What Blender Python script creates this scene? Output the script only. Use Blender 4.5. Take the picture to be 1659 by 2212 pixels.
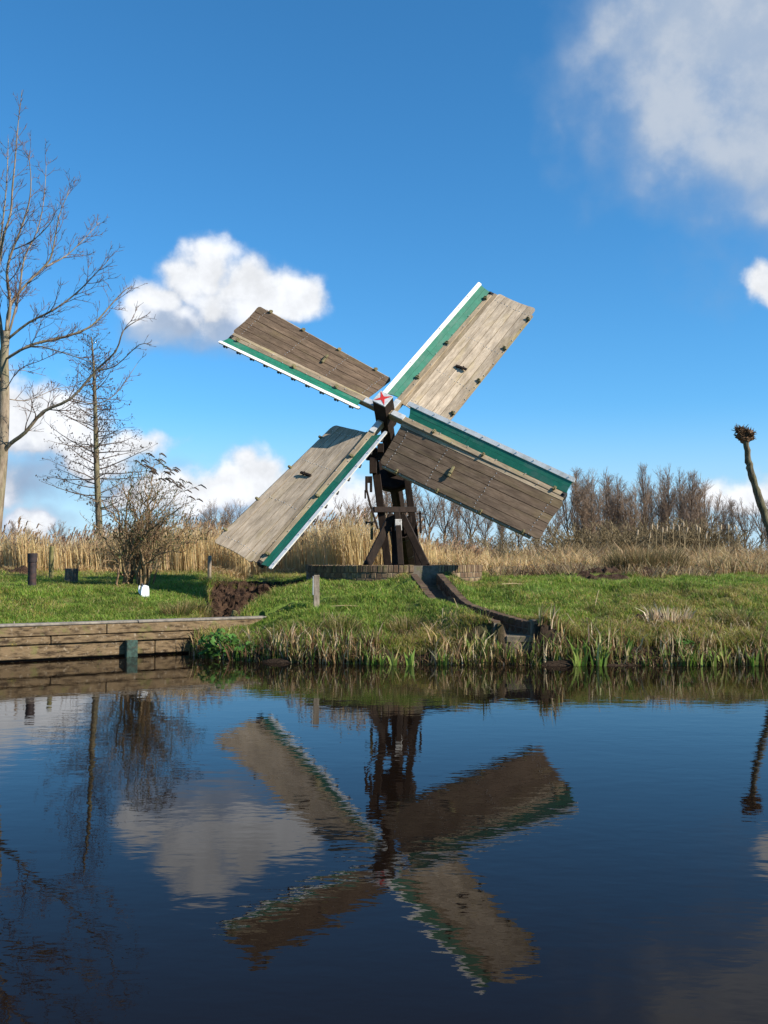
import bpy, math, random
import numpy as np
from mathutils import Vector, Matrix

for o in list(bpy.data.objects): bpy.data.objects.remove(o)
SC = bpy.context.scene
COL = SC.collection
rnd = random.Random(7)
R = math.radians

# ------------------------------------------------------------------ camera
F_PX, W_PX, H_PX, PITCH, CH = 2150.0, 1659.0, 2212.0, R(2.88), 1.5
cam_d = bpy.data.cameras.new('camera'); cam = bpy.data.objects.new('camera', cam_d); COL.objects.link(cam)
cam.location = (0, 0, CH); cam.rotation_euler = (R(90) + PITCH, 0, 0)
cam_d.sensor_fit = 'HORIZONTAL'; cam_d.sensor_width = 36; cam_d.lens = 36 * F_PX / W_PX
cam_d.clip_end = 5000; cam_d.clip_start = 0.05
SC.camera = cam
SC.cycles.use_denoising = True
SC.cycles.max_bounces = 6; SC.cycles.transparent_max_bounces = 8
SC.cycles.caustics_reflective = False; SC.cycles.caustics_refractive = False

# ------------------------------------------------------------------ sun and sky
SUN = Vector((0.77, -0.35, 0.52)).normalized()
SUN_EL = math.asin(SUN.z); SUN_AZ = math.atan2(SUN.x, SUN.y)
sl = bpy.data.lights.new('sun', 'SUN'); sl.energy = 5.0; sl.angle = R(0.53); sl.color = (1.0, 0.93, 0.82)
so = bpy.data.objects.new('sun', sl); COL.objects.link(so)
so.rotation_euler = (-SUN).to_track_quat('-Z', 'Y').to_euler(); so.location = (30, -5, 25)
SC.view_settings.view_transform = 'Standard'; SC.view_settings.look = 'None'
SC.view_settings.exposure = 0.7; SC.view_settings.gamma = 1.0; SC.view_settings.use_curve_mapping = False

def azel(px, py):
    """sky direction (azimuth, elevation in degrees) of a point of the sky"""
    xc = (px - 829.5) / F_PX; zc = -(py - 1106) / F_PX
    d = Vector((xc, math.cos(PITCH) - zc * math.sin(PITCH), math.sin(PITCH) + zc * math.cos(PITCH))).normalized()
    return math.degrees(math.atan2(d.x, d.y)), math.degrees(math.asin(d.z))

class NT:
    def __init__(s, tree): s.t = tree
    def n(s, typ, **kw):
        nd = s.t.nodes.new(typ)
        for k, v in kw.items(): setattr(nd, k, v)
        return nd
    def l(s, a, b): s.t.links.new(a, b)
    def setin(s, sock, v):
        if isinstance(v, bpy.types.NodeSocket): s.l(v, sock)
        elif v is not None: sock.default_value = v
    def m(s, op, a, b=None, c=None, clamp=False):
        nd = s.n('ShaderNodeMath', operation=op, use_clamp=clamp)
        s.setin(nd.inputs[0], a)
        if b is not None: s.setin(nd.inputs[1], b)
        if c is not None: s.setin(nd.inputs[2], c)
        return nd.outputs[0]
    def mr(s, v, a, b, c, d, smooth=True):
        nd = s.n('ShaderNodeMapRange', interpolation_type='SMOOTHSTEP' if smooth else 'LINEAR')
        s.setin(nd.inputs[0], v)
        for i, x in enumerate((a, b, c, d)): s.setin(nd.inputs[i + 1], x)
        return nd.outputs[0]
    def mix(s, f, a, b, typ='MIX'):
        nd = s.n('ShaderNodeMix', data_type='RGBA', blend_type=typ)
        s.setin(nd.inputs[0], f)
        for sock, v in ((nd.inputs[6], a), (nd.inputs[7], b)):
            if isinstance(v, (tuple, list)): v = tuple(v) + ((1,) if len(v) == 3 else ())
            s.setin(sock, v)
        return nd.outputs[2]
    def noise(s, vec, scale, detail=4, rough=.55, dist=0.0, col=False):
        nd = s.n('ShaderNodeTexNoise'); s.setin(nd.inputs['Vector'], vec)
        nd.inputs['Scale'].default_value = scale; nd.inputs['Detail'].default_value = detail
        nd.inputs['Roughness'].default_value = rough; nd.inputs['Distortion'].default_value = dist
        return nd.outputs['Color' if col else 'Fac']

world = bpy.data.worlds.new('World'); SC.world = world; world.use_nodes = True
def build_world():
    t = world.node_tree; t.nodes.clear(); N = NT(t)
    # cloud density as a function of direction (degrees azimuth / elevation)
    g = bpy.data.node_groups.new('cloud_density', 'ShaderNodeTree')
    g.interface.new_socket('Dir', in_out='INPUT', socket_type='NodeSocketVector')
    g.interface.new_socket('Density', in_out='OUTPUT', socket_type='NodeSocketFloat')
    g.interface.new_socket('Height', in_out='OUTPUT', socket_type='NodeSocketFloat')
    G = NT(g); gi = G.n('NodeGroupInput'); go = G.n('NodeGroupOutput')
    d0 = gi.outputs[0]
    wv = G.noise(d0, 17, 2, .55, col=True)
    sub = G.n('ShaderNodeVectorMath', operation='SUBTRACT'); G.l(wv, sub.inputs[0]); sub.inputs[1].default_value = (.5, .5, .5)
    scl = G.n('ShaderNodeVectorMath', operation='SCALE'); G.l(sub.outputs[0], scl.inputs[0]); scl.inputs[3].default_value = .06
    add = G.n('ShaderNodeVectorMath', operation='ADD'); G.l(d0, add.inputs[0]); G.l(scl.outputs[0], add.inputs[1])
    sp = G.n('ShaderNodeSeparateXYZ'); G.l(add.outputs[0], sp.inputs[0])
    az = G.m('MULTIPLY', G.m('ARCTAN2', sp.outputs[0], sp.outputs[1]), 57.2958)
    el = G.m('MULTIPLY', G.m('ARCSINE', sp.outputs[2]), 57.2958)
    def blob(px, py, rx, ry, k=1.0):
        a, e = azel(px, py); ra, re = rx / F_PX * 57.3, ry / F_PX * 57.3
        u = G.m('DIVIDE', G.m('SUBTRACT', az, a), ra); v = G.m('DIVIDE', G.m('SUBTRACT', el, e), re)
        rr = G.m('SQRT', G.m('ADD', G.m('MULTIPLY', u, u), G.m('MULTIPLY', v, v)))
        return G.m('MULTIPLY', G.m('SUBTRACT', 1.0, rr), k)
    cum = [(340, 650, 100, 75), (405, 615, 115, 90), (465, 590, 80, 80), (545, 615, 110, 82), (620, 640, 105, 72), (500, 660, 200, 78), (400, 690, 130, 70),
           (20, 925, 170, 140), (110, 950, 150, 120), (0, 1030, 220, 110), (190, 1000, 160, 90), (50, 1120, 150, 60), (300, 955, 110, 45),
           (500, 1055, 160, 90), (560, 1030, 85, 80), (420, 1070, 140, 80), (640, 1085, 150, 85), (740, 1085, 130, 75), (300, 1075, 170, 70),
           (1668, 615, 75, 68), (1620, 1072, 150, 48), (1800, 1055, 190, 70)]
    soft = [(1540, 60, 370, 260, .9), (1450, 240, 280, 250, .8), (1640, 330, 290, 220, .9), (1800, 160, 460, 460, .9), (1350, 100, 220, 190, .6), (1400, 370, 150, 130, .4), (1650, 440, 120, 100, .7), (1195, 290, 50, 120, .25), (370, 700, 140, 85, 1.0), (480, 690, 170, 70, .7), (330, 690, 80, 80, .8), (60, 1030, 230, 80, .55), (260, 1000, 170, 60, .7), (640, 1095, 200, 60, .7), (400, 1100, 200, 50, .6), (330, 740, 90, 50, .6)]
    mx = None
    for b in cum:
        v = blob(*b); mx = v if mx is None else G.m('SMOOTH_MAX', mx, v, .15)
    ms = None
    for b in soft:
        v = blob(*b); ms = v if ms is None else G.m('SMOOTH_MAX', ms, v, .2)
    fb = G.noise(d0, 23, 8, .58)
    fb2 = G.noise(d0, 9, 4, .5)
    # low scattered cloud along the rest of the horizon
    band = G.m('SUBTRACT', 1.0, G.m('DIVIDE', G.m('ABSOLUTE', G.m('SUBTRACT', el, 5.5)), 6.0))
    away = G.mr(G.m('ABSOLUTE', az), 24, 40, 0, 1)
    bandv = G.m('MULTIPLY', G.m('SUBTRACT', G.m('MULTIPLY', band, fb2), .38), G.m('MULTIPLY', away, 2.0))
    mx = G.m('MAXIMUM', mx, G.m('SUBTRACT', bandv, G.m('MULTIPLY', G.m('SUBTRACT', 1.0, away), 3.0)))
    raw = G.m('ADD', G.m('MAXIMUM', mx, 0.0), G.m('MULTIPLY', G.m('SUBTRACT', fb, .5), .8))
    dc = G.m('ADD', G.m('ADD', G.m('MULTIPLY', mx, 1.9), G.m('MULTIPLY', G.m('SUBTRACT', fb2, .5), .5)), G.m('MULTIPLY', G.m('SUBTRACT', fb, .5), 2.1))
    ds = G.m('ADD', ms, G.m('MULTIPLY', G.m('SUBTRACT', fb2, .5), .7))
    ds = G.m('ADD', ds, G.m('MULTIPLY', G.m('SUBTRACT', fb, .5), .4))
    ds = G.m('MULTIPLY', G.mr(ds, .0, .75, 0, 1), .9)
    g.interface.new_socket('Soft', in_out='OUTPUT', socket_type='NodeSocketFloat'); g.interface.new_socket('Tex', in_out='OUTPUT', socket_type='NodeSocketFloat'); G.l(fb, go.inputs[3])
    G.l(dc, go.inputs[0]); G.l(raw, go.inputs[1]); G.l(ds, go.inputs[2])
    tc = N.n('ShaderNodeTexCoord')
    gA = N.n('ShaderNodeGroup'); gA.node_tree = g; N.l(tc.outputs['Generated'], gA.inputs[0])
    off = N.n('ShaderNodeVectorMath', operation='ADD'); N.l(tc.outputs['Generated'], off.inputs[0]); off.inputs[1].default_value = (.016, 0, .042)
    gB = N.n('ShaderNodeGroup'); gB.node_tree = g; N.l(off.outputs[0], gB.inputs[0])
    lit = N.mr(N.m('SUBTRACT', gA.outputs[1], gB.outputs[1]), -.26, .46, 0, 1)
    sky = N.n('ShaderNodeTexSky', sky_type='NISHITA'); sky.sun_disc = False
    sky.sun_elevation = SUN_EL; sky.sun_rotation = SUN_AZ
    sky.altitude = 0; sky.air_density = 1.0; sky.dust_density = 0.0; sky.ozone_density = 10.0
    hs = N.n('ShaderNodeHueSaturation'); hs.inputs['Saturation'].default_value = 1.08; hs.inputs['Hue'].default_value = .489; hs.inputs['Value'].default_value = 1.0
    N.l(sky.outputs[0], hs.inputs['Color'])
    cc = N.mix(lit, (1.9, 2.5, 3.6), (5.3, 5.45, 5.7)); tx = N.n('ShaderNodeVectorMath', operation='SCALE'); N.l(cc, tx.inputs[0]); N.l(N.mr(gA.outputs[3], .34, .66, .84, 1.07), tx.inputs[3]); cc = tx.outputs[0]
    sepd = N.n('ShaderNodeSeparateXYZ'); N.l(tc.outputs['Generated'], sepd.inputs[0]); haze_c = N.mix(N.mr(sepd.outputs[2], .0, .16, .85, 0), hs.outputs[0], (2.9, 4.2, 5.3))
    c1 = N.mix(gA.outputs[2], haze_c, N.mix(N.mr(gA.outputs[2], .2, .9, 0, 1), (1.6, 2.3, 3.4), N.mix(N.mr(gA.outputs[3], .36, .64, 0, 1), (2.45, 2.95, 3.7), (3.15, 3.5, 4.0))))
    dens = N.mr(gA.outputs[0], .0, N.mr(lit, .2, .8, 2.1, 1.1), 0, 1)
    col = N.mix(dens, c1, cc)
    bg = N.n('ShaderNodeBackground'); N.l(col, bg.inputs[0]); bg.inputs[1].default_value = 0.11
    out = N.n('ShaderNodeOutputWorld'); N.l(bg.outputs[0], out.inputs[0])
build_world()
world.cycles.sampling_method = 'MANUAL'; world.cycles.sample_map_resolution = 512

# ------------------------------------------------------------------ helpers
def pt(px, py, Y):
    """world point at depth Y for a point of the 1659 x 2212 survey picture"""
    xc = (px - 829.5) / F_PX; zc = -(py - 1106) / F_PX
    dy = math.cos(PITCH) - zc * math.sin(PITCH); dz = math.sin(PITCH) + zc * math.cos(PITCH)
    k = Y / dy
    return Vector((xc * k, Y, CH + dz * k))

def tag(o, label=None, cat=None, group=None, kind=None):
    if label: o['label'] = label
    if cat: o['category'] = cat
    if group: o['group'] = group
    if kind: o['kind'] = kind
    return o

def empty(name, loc, label=None, cat=None, group=None):
    o = bpy.data.objects.new(name, None); COL.objects.link(o); o.location = loc; o.empty_display_size = .2
    return tag(o, label, cat, group)

class MB:
    def __init__(s): s.v = []; s.f = []
    def add(s, vs, fs):
        b = len(s.v); s.v += [tuple(v) for v in vs]; s.f += [tuple(i + b for i in f) for f in fs]; return s
    def box(s, c, ax, ay, az_, sx, sy, sz, ch=.0):
        """chamfered box, centre c, axes, full sizes"""
        c = Vector(c); ax, ay, az_ = Vector(ax), Vector(ay), Vector(az_)
        if ch <= 0:
            vs = [c + ax * (sx / 2 * i) + ay * (sy / 2 * j) + az_ * (sz / 2 * k) for i in (-1, 1) for j in (-1, 1) for k in (-1, 1)]
            return s.add(vs, [(0, 1, 3, 2), (4, 6, 7, 5), (0, 4, 5, 1), (2, 3, 7, 6), (0, 2, 6, 4), (1, 5, 7, 3)])
        hx, hy, hz = sx / 2, sy / 2, sz / 2; vs = []; idx = {}
        for i in (-1, 1):
            for j in (-1, 1):
                for k in (-1, 1):
                    for w, p in enumerate(((i * hx, j * (hy - ch), k * (hz - ch)), (i * (hx - ch), j * hy, k * (hz - ch)), (i * (hx - ch), j * (hy - ch), k * hz))):
                        idx[(i, j, k, w)] = len(vs); vs.append(c + ax * p[0] + ay * p[1] + az_ * p[2])
        q = lambda *a: tuple(idx[x] for x in a); fs = []
        for i in (-1, 1):
            f = [(i, -1, -1, 0), (i, 1, -1, 0), (i, 1, 1, 0), (i, -1, 1, 0)]; fs.append(q(*(f if i > 0 else f[::-1])))
            f = [(-1, i, -1, 1), (-1, i, 1, 1), (1, i, 1, 1), (1, i, -1, 1)]; fs.append(q(*(f if i > 0 else f[::-1])))
            f = [(-1, -1, i, 2), (1, -1, i, 2), (1, 1, i, 2), (-1, 1, i, 2)]; fs.append(q(*(f if i > 0 else f[::-1])))
        for a in (-1, 1):
            for b in (-1, 1):
                f = [(a, b, -1, 0), (a, b, -1, 1), (a, b, 1, 1), (a, b, 1, 0)]; fs.append(q(*(f if a * b > 0 else f[::-1])))
                f = [(a, -1, b, 2), (a, -1, b, 0), (a, 1, b, 0), (a, 1, b, 2)]; fs.append(q(*(f[::-1] if a * b < 0 else f)))
                f = [(-1, a, b, 1), (-1, a, b, 2), (1, a, b, 2), (1, a, b, 1)]; fs.append(q(*(f if a * b > 0 else f[::-1])))
                for k in (-1, 1):
                    f = [(a, b, k, 0), (a, b, k, 1), (a, b, k, 2)]; fs.append(q(*(f if a * b * k > 0 else f[::-1])))
        return s.add(vs, fs)
    def bar(s, p0, p1, w, h, up=(0, 0, 1), ch=.008, w1=None, h1=None):
        """square timber from p0 to p1; tapering when w1 or h1 is given"""
        p0, p1 = Vector(p0), Vector(p1); d = (p1 - p0); L = d.length; d.normalize()
        side = d.cross(Vector(up)).normalized(); u = side.cross(d).normalized()
        if w1 is None and h1 is None: return s.box((p0 + p1) / 2, d, side, u, L, w, h, ch)
        w1 = w if w1 is None else w1; h1 = h if h1 is None else h1
        vs = []
        for p, a, b in ((p0, w, h), (p1, w1, h1)):
            c = ch
            for x, y in ((-a / 2 + c, -b / 2), (a / 2 - c, -b / 2), (a / 2, -b / 2 + c), (a / 2, b / 2 - c), (a / 2 - c, b / 2), (-a / 2 + c, b / 2), (-a / 2, b / 2 - c), (-a / 2, -b / 2 + c)):
                vs.append(p + side * x + u * y)
        fs = [(i, (i + 1) % 8, 8 + (i + 1) % 8, 8 + i) for i in range(8)] + [tuple(range(7, -1, -1)), tuple(range(8, 16))]
        return s.add(vs, fs)
    def tube(s, pts, rs, n=8, cap=True):
        pts = [Vector(p) for p in pts]; b = len(s.v); ref = Vector((0, 0, 1)); prev = None
        for i, p in enumerate(pts):
            d = (pts[min(i + 1, len(pts) - 1)] - pts[max(i - 1, 0)]).normalized()
            if prev is None:
                a = d.cross(ref if abs(d.z) < .9 else Vector((1, 0, 0))).normalized()
            else:
                a = (prev - d * prev.dot(d)).normalized()
            prev = a; c = d.cross(a)
            for k in range(n):
                t = 2 * math.pi * k / n; s.v.append(tuple(p + (a * math.cos(t) + c * math.sin(t)) * rs[i]))
        for i in range(len(pts) - 1):
            for k in range(n):
                s.f.append((b + i * n + k, b + i * n + (k + 1) % n, b + (i + 1) * n + (k + 1) % n, b + (i + 1) * n + k))
        if cap:
            s.f.append(tuple(b + k for k in range(n - 1, -1, -1))); e = b + (len(pts) - 1) * n; s.f.append(tuple(e + k for k in range(n)))
        return s
    def at(s, name, mat, loc):
        o = s.build(name, mat); o.location = loc; return o
    def build(s, name, mat, parent=None, origin=None, smooth=False):
        me = bpy.data.meshes.new(name)
        if origin is not None:
            ox, oy, oz = origin; vs = [(x - ox, y - oy, z - oz) for x, y, z in s.v]
        else: vs = s.v
        me.from_pydata(vs, [], s.f); me.materials.append(mat)
        if smooth: me.polygons.foreach_set('use_smooth', [True] * len(me.polygons))
        o = bpy.data.objects.new(name, me); COL.objects.link(o)
        if parent is not None: o.parent = parent
        elif origin is not None: o.location = origin
        return o

def np_mesh(name, V, quads=None, tris=None, col=None, mat=None, smooth=False):
    """mesh from numpy arrays (for stuff and crowns)"""
    me = bpy.data.meshes.new(name); nq = 0 if quads is None else len(quads); nt = 0 if tris is None else len(tris)
    me.vertices.add(len(V)); me.vertices.foreach_set('co', np.ascontiguousarray(V, np.float32).ravel())
    li = []
    if nq: li.append(np.asarray(quads, np.int32).ravel())
    if nt: li.append(np.asarray(tris, np.int32).ravel())
    li = np.concatenate(li); me.loops.add(len(li)); me.loops.foreach_set('vertex_index', li)
    st = np.concatenate([np.arange(nq) * 4, nq * 4 + np.arange(nt) * 3]).astype(np.int32)
    me.polygons.add(nq + nt); me.polygons.foreach_set('loop_start', st)
    me.update(calc_edges=True)
    if smooth: me.polygons.foreach_set('use_smooth', np.ones(nq + nt, bool))
    if col is not None:
        at = me.color_attributes.new('Col', 'FLOAT_COLOR', 'POINT')
        c4 = np.ones((len(V), 4), np.float32); c4[:, :3] = col; at.data.foreach_set('color', c4.ravel())
    if mat: me.materials.append(mat)
    return me

def link(name, me, parent=None, loc=None):
    o = bpy.data.objects.new(name, me); COL.objects.link(o)
    if parent is not None: o.parent = parent
    if loc is not None: o.location = loc
    return o

NR = np.random.RandomState(11)
_tab = np.random.RandomState(3).rand(256, 256)
def vn(x, y, s=1.0):
    """value noise 0..1"""
    x = np.asarray(x, float) * s + 37.2; y = np.asarray(y, float) * s + 91.7
    xi = np.floor(x).astype(int); yi = np.floor(y).astype(int); fx = x - xi; fy = y - yi
    fx = fx * fx * (3 - 2 * fx); fy = fy * fy * (3 - 2 * fy); t = _tab
    a = t[xi % 256, yi % 256]; b = t[(xi + 1) % 256, yi % 256]; c = t[xi % 256, (yi + 1) % 256]; d = t[(xi + 1) % 256, (yi + 1) % 256]
    return (a * (1 - fx) + b * fx) * (1 - fy) + (c * (1 - fx) + d * fx) * fy
def sstep(a, b, x):
    t = np.clip((np.asarray(x, float) - a) / (b - a), 0, 1); return t * t * (3 - 2 * t)

# ------------------------------------------------------------------ materials
def mat(name, fn):
    m = bpy.data.materials.new(name); m.use_nodes = True; m.node_tree.nodes.clear(); N = NT(m.node_tree)
    out = N.n('ShaderNodeOutputMaterial'); sh = fn(N); N.l(sh, out.inputs[0]); return m
def pbsdf(N, col, rough=.7, bump=None, bstr=.3, bdist=.01, metal=0, spec=.4, ior=None):
    b = N.n('ShaderNodeBsdfPrincipled')
    if isinstance(col, (tuple, list)): col = tuple(col) + (1,)
    N.setin(b.inputs['Base Color'], col); N.setin(b.inputs['Roughness'], rough); b.inputs['Metallic'].default_value = metal
    b.inputs['Specular IOR Level'].default_value = spec
    if ior: b.inputs['IOR'].default_value = ior
    if bump is not None:
        bn = N.n('ShaderNodeBump'); bn.inputs['Strength'].default_value = bstr; bn.inputs['Distance'].default_value = bdist
        N.l(bump, bn.inputs['Height']); N.l(bn.outputs[0], b.inputs['Normal'])
    return b.outputs[0]
def objvec(N, scale=(1, 1, 1), rndoff=True):
    tc = N.n('ShaderNodeTexCoord'); mp = N.n('ShaderNodeMapping'); N.l(tc.outputs['Object'], mp.inputs['Vector'])
    mp.inputs['Scale'].default_value = scale
    oi = N.n('ShaderNodeObjectInfo')
    if rndoff:
        cb = N.n('ShaderNodeCombineXYZ'); k = N.m('MULTIPLY', oi.outputs['Random'], 37.0)
        for i in range(3): N.l(k, cb.inputs[i])
        N.l(cb.outputs[0], mp.inputs['Location'])
    return mp.outputs[0], oi.outputs['Random'], tc.outputs['Object']
def wood(name, dark, mid, light, stretch=(1.2, 16, 16), stain=None, stain_amt=.5, rough=.8, bstr=.35, varia=.35, knots=True):
    def fn(N):
        v, r, ov = objvec(N, stretch)
        n1 = N.noise(v, 2.2, 8, .62, .3); n2 = N.noise(v, 9, 6, .6)
        f = N.m('ADD', N.m('MULTIPLY', n1, .6), N.m('MULTIPLY', n2, .4))
        c = N.mix(N.mr(f, .34, .52, 0, 1), dark, mid); c = N.mix(N.mr(f, .5, .68, 0, 1), c, light)
        v2, _, _ = objvec(N, (.8, 2.5, 2.5))
        if stain: c = N.mix(N.m('MULTIPLY', N.mr(N.noise(v2, 1.3, 5, .6), .5, .72, 0, 1), stain_amt), c, stain)
        blot = N.mr(N.noise(v2, 3.1, 5, .65), .3, .7, .72, 1.18)
        val = N.m('MULTIPLY', blot, N.m('ADD', 1 - varia / 2, N.m('MULTIPLY', r, varia)))
        hs = N.n('ShaderNodeHueSaturation'); N.l(c, hs.inputs['Color']); N.l(val, hs.inputs['Value'])
        col = hs.outputs[0]
        if knots:
            vo = N.n('ShaderNodeTexVoronoi'); v3, _, _ = objvec(N, (1.5, 3.5, 3.5)); N.l(v3, vo.inputs['Vector']); vo.inputs['Scale'].default_value = 1.1
            kn = N.mr(vo.outputs['Distance'], .02, .075, 1, 0)
            col = N.mix(N.m('MULTIPLY', kn, .55), col, tuple(x * .45 for x in dark))
        return pbsdf(N, col, rough, f, bstr, .006, spec=.25)
    return mat(name, fn)
def plain(name, col, rough=.6, var=.25, scale=6, bstr=.15, metal=0, dirt=None, dirt_amt=.5, spec=.4, randval=.0):
    def fn(N):
        v, r, ov = objvec(N)
        n = N.noise(v, scale, 6, .6)
        c = N.mix(N.mr(n, .3, .7, 0, 1), tuple(x * (1 - var) for x in col), tuple(min(1, x * (1 + var)) for x in col))
        if dirt: c = N.mix(N.m('MULTIPLY', N.mr(N.noise(v, scale * .45, 7, .7), .48, .68, 0, 1), dirt_amt), c, dirt)
        if randval:
            hs = N.n('ShaderNodeHueSaturation'); N.l(c, hs.inputs['Color']); N.l(N.m('ADD', 1 - randval / 2, N.m('MULTIPLY', r, randval)), hs.inputs['Value']); c = hs.outputs[0]
        return pbsdf(N, c, rough, N.noise(v, scale * 4, 5, .6), bstr, .006, metal, spec)
    return mat(name, fn)

M = {}
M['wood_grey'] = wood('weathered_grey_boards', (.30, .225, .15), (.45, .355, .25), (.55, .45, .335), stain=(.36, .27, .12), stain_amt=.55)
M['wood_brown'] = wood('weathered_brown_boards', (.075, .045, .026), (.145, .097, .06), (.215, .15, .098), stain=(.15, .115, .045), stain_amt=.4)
M['wood_stock'] = wood('sail_stock_timber', (.20, .145, .085), (.33, .25, .16), (.43, .34, .23), stain=(.33, .29, .10), stain_amt=.5)
M['timber'] = wood('shade_dark_timber', (.010, .006, .004), (.022, .013, .009), (.042, .026, .017), stretch=(7, 7, 1.5), rough=.75, varia=.4, knots=False)  # near black: shade under the sails put into the timber's colour
M['timber_shade'] = wood('shade_brown_timber', (.010, .006, .004), (.021, .0125, .008), (.042, .026, .017), stretch=(7, 7, 1.5), rough=.8, varia=.3, knots=False)  # copy for the lit timbers, its colour darkened for the sails' shade
M['timber_mossy'] = wood('mossy_lath', (.09, .08, .03), (.18, .15, .07), (.28, .24, .13), stretch=(9, 9, 2), knots=False)
M['green'] = plain('green_sail_paint', (.018, .155, .088), .42, .16, 5, .08, dirt=(.10, .19, .14), dirt_amt=.55)
M['white'] = plain('white_edge_paint', (.80, .77, .71), .5, .06, 7, .1, dirt=(.42, .38, .29), dirt_amt=.55)
M['white_worn'] = plain('flaking_white_paint', (.66, .64, .60), .6, .12, 9, .2, dirt=(.09, .06, .045), dirt_amt=.85)
M['grey_paint'] = plain('grey_white_stock_paint', (.50, .51, .50), .6, .15, 8, .2, dirt=(.25, .21, .16), dirt_amt=.6)
M['red'] = plain('red_star_paint', (.55, .035, .03), .45, .1, 8, .05)
M['bolt'] = plain('zinc_bolt', (.75, .74, .70), .35, .1, 20, 0, metal=.6)
M['iron'] = plain('dark_iron', (.03, .027, .025), .6, .3, 12, .3, metal=.3)
def brick_fn(a, b, c, moss):
    def fn(N):
        v, r, ov = objvec(N)
        n = N.noise(v, 9, 6, .65)
        base = N.mix(N.mr(r, 0, 1, 0, 1, False), a, b)
        col = N.mix(N.mr(n, .35, .7, 0, 1), base, c)
        m2 = N.noise(v, 5, 5, .6)
        col = N.mix(N.m('MULTIPLY', N.mr(m2, .5, .68, 0, 1), .6), col, moss)
        return pbsdf(N, col, .9, N.noise(v, 30, 5, .7), .5, .012, spec=.2)
    return fn
M['brick'] = mat('weathered_brick', brick_fn((.13, .075, .045), (.30, .22, .13), (.085, .055, .036), (.14, .12, .035)))
M['brick_ch'] = mat('channel_brick', brick_fn((.08, .048, .030), (.145, .094, .058), (.055, .036, .024), (.085, .072, .022)))
M['mortar'] = plain('old_mortar', (.12, .10, .075), .95, .3, 14, .4, dirt=(.10, .10, .03), dirt_amt=.6)
M['concrete'] = plain('mossy_concrete', (.16, .125, .085), .9, .3, 9, .4, dirt=(.13, .11, .05), dirt_amt=.8)
def quay_fn(N):
    v, r, ov = objvec(N, (1, 1, 1))
    vs, _, _ = objvec(N, (1.5, 3, 9))
    n = N.noise(vs, 2.5, 8, .65); n2 = N.noise(v, 16, 6, .7); n3 = N.noise(v, 6, 5, .6)
    c = N.mix(N.mr(n, .33, .6, 0, 1), (.04, .026, .014), (.19, .13, .07))
    c = N.mix(N.mr(n2, .54, .72, 0, .7), c, (.36, .29, .20))
    c = N.mix(N.mr(n3, .55, .7, 0, .6), c, (.16, .15, .05))
    vo = N.n('ShaderNodeTexVoronoi'); N.l(v, vo.inputs['Vector']); vo.inputs['Scale'].default_value = 3.0
    sp = N.m('MULTIPLY', N.mr(vo.outputs['Distance'], .10, .16, 1, 0), N.mr(n2, .45, .55, 0, 1))
    c = N.mix(N.m('MULTIPLY', sp, .7), c, (.50, .36, .07))
    return pbsdf(N, c, .92, N.m('ADD', n, N.m('MULTIPLY', n2, .6)), .6, .015, spec=.2)
M['quay'] = mat('lichen_quay_board', quay_fn)
M['quay_cap'] = plain('grey_quay_cap', (.20, .17, .135), .9, .3, 13, .5, dirt=(.36, .31, .23), dirt_amt=.5)
M['algae'] = plain('green_algae_post', (.028, .058, .044), .8, .5, 22, .5, dirt=(.05, .034, .022), dirt_amt=.95)
M['rust'] = plain('rusty_pipe', (.026, .018, .019), .75, .4, 10, .4, dirt=(.075, .032, .022), dirt_amt=.6)
M['plastic'] = plain('white_plastic', (.82, .84, .86), .35, .03, 5, .02)
M['jug_dark'] = plain('dark_cap', (.03, .03, .035), .5, .2, 8, .05)
M['post'] = wood('grey_post', (.12, .09, .06), (.24, .19, .14), (.36, .30, .23), stretch=(10, 10, 1.6), knots=False)
M['post_mossy'] = wood('mossy_post', (.07, .075, .02), (.15, .13, .05), (.26, .20, .11), stretch=(10, 10, 1.6), knots=False)
M['stump'] = wood('dead_stump', (.06, .045, .03), (.14, .10, .07), (.24, .18, .13), stretch=(10, 10, 2), knots=False)
def bark(name, a, b, moss=None, moss_amt=.5, s=1.0):
    def fn(N):
        v, r, ov = objvec(N, (6 * s, 6 * s, 1.6 * s), False)
        n = N.noise(v, 2.2, 8, .65)
        c = N.mix(N.mr(n, .35, .65, 0, 1), a, b)
        if moss: c = N.mix(N.m('MULTIPLY', N.mr(N.noise(v, .8, 5, .6), .42, .62, 0, 1), moss_amt), c, moss)
        return pbsdf(N, c, .9, n, .5, .02, spec=.15)
    return mat(name, fn)
M['bark_ash'] = bark('pale_ash_bark', (.13, .095, .065), (.30, .235, .165), (.16, .16, .075), .4)
M['twig_ash'] = bark('ash_twig', (.085, .052, .04), (.19, .125, .092))
M['bark_alder'] = bark('alder_bark', (.07, .055, .037), (.19, .15, .095), (.19, .18, .09), .5)
M['twig_alder'] = bark('alder_twig', (.045, .031, .023), (.10, .072, .052))
M['bark_bush'] = bark('bush_stem', (.13, .08, .042), (.28, .185, .11), (.20, .165, .065), .3)
M['bark_willow'] = bark('willow_bark', (.04, .034, .021), (.17, .14, .092), (.10, .10, .045), .45, 1.6)
M['twig_willow'] = bark('willow_stub', (.06, .035, .018), (.17, .10, .055))
M['bark_far'] = bark('far_bark', (.055, .038, .026), (.125, .09, .062), s=.4)
M['twig_far'] = bark('far_twig', (.145, .10, .07), (.26, .19, .14), s=.3)
M['twig_red'] = bark('reddish_twig', (.17, .112, .072), (.28, .20, .138), s=.3)
M['shrub_far'] = bark('shrub_twig', (.13, .098, .05), (.22, .168, .095), s=.5)
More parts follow.
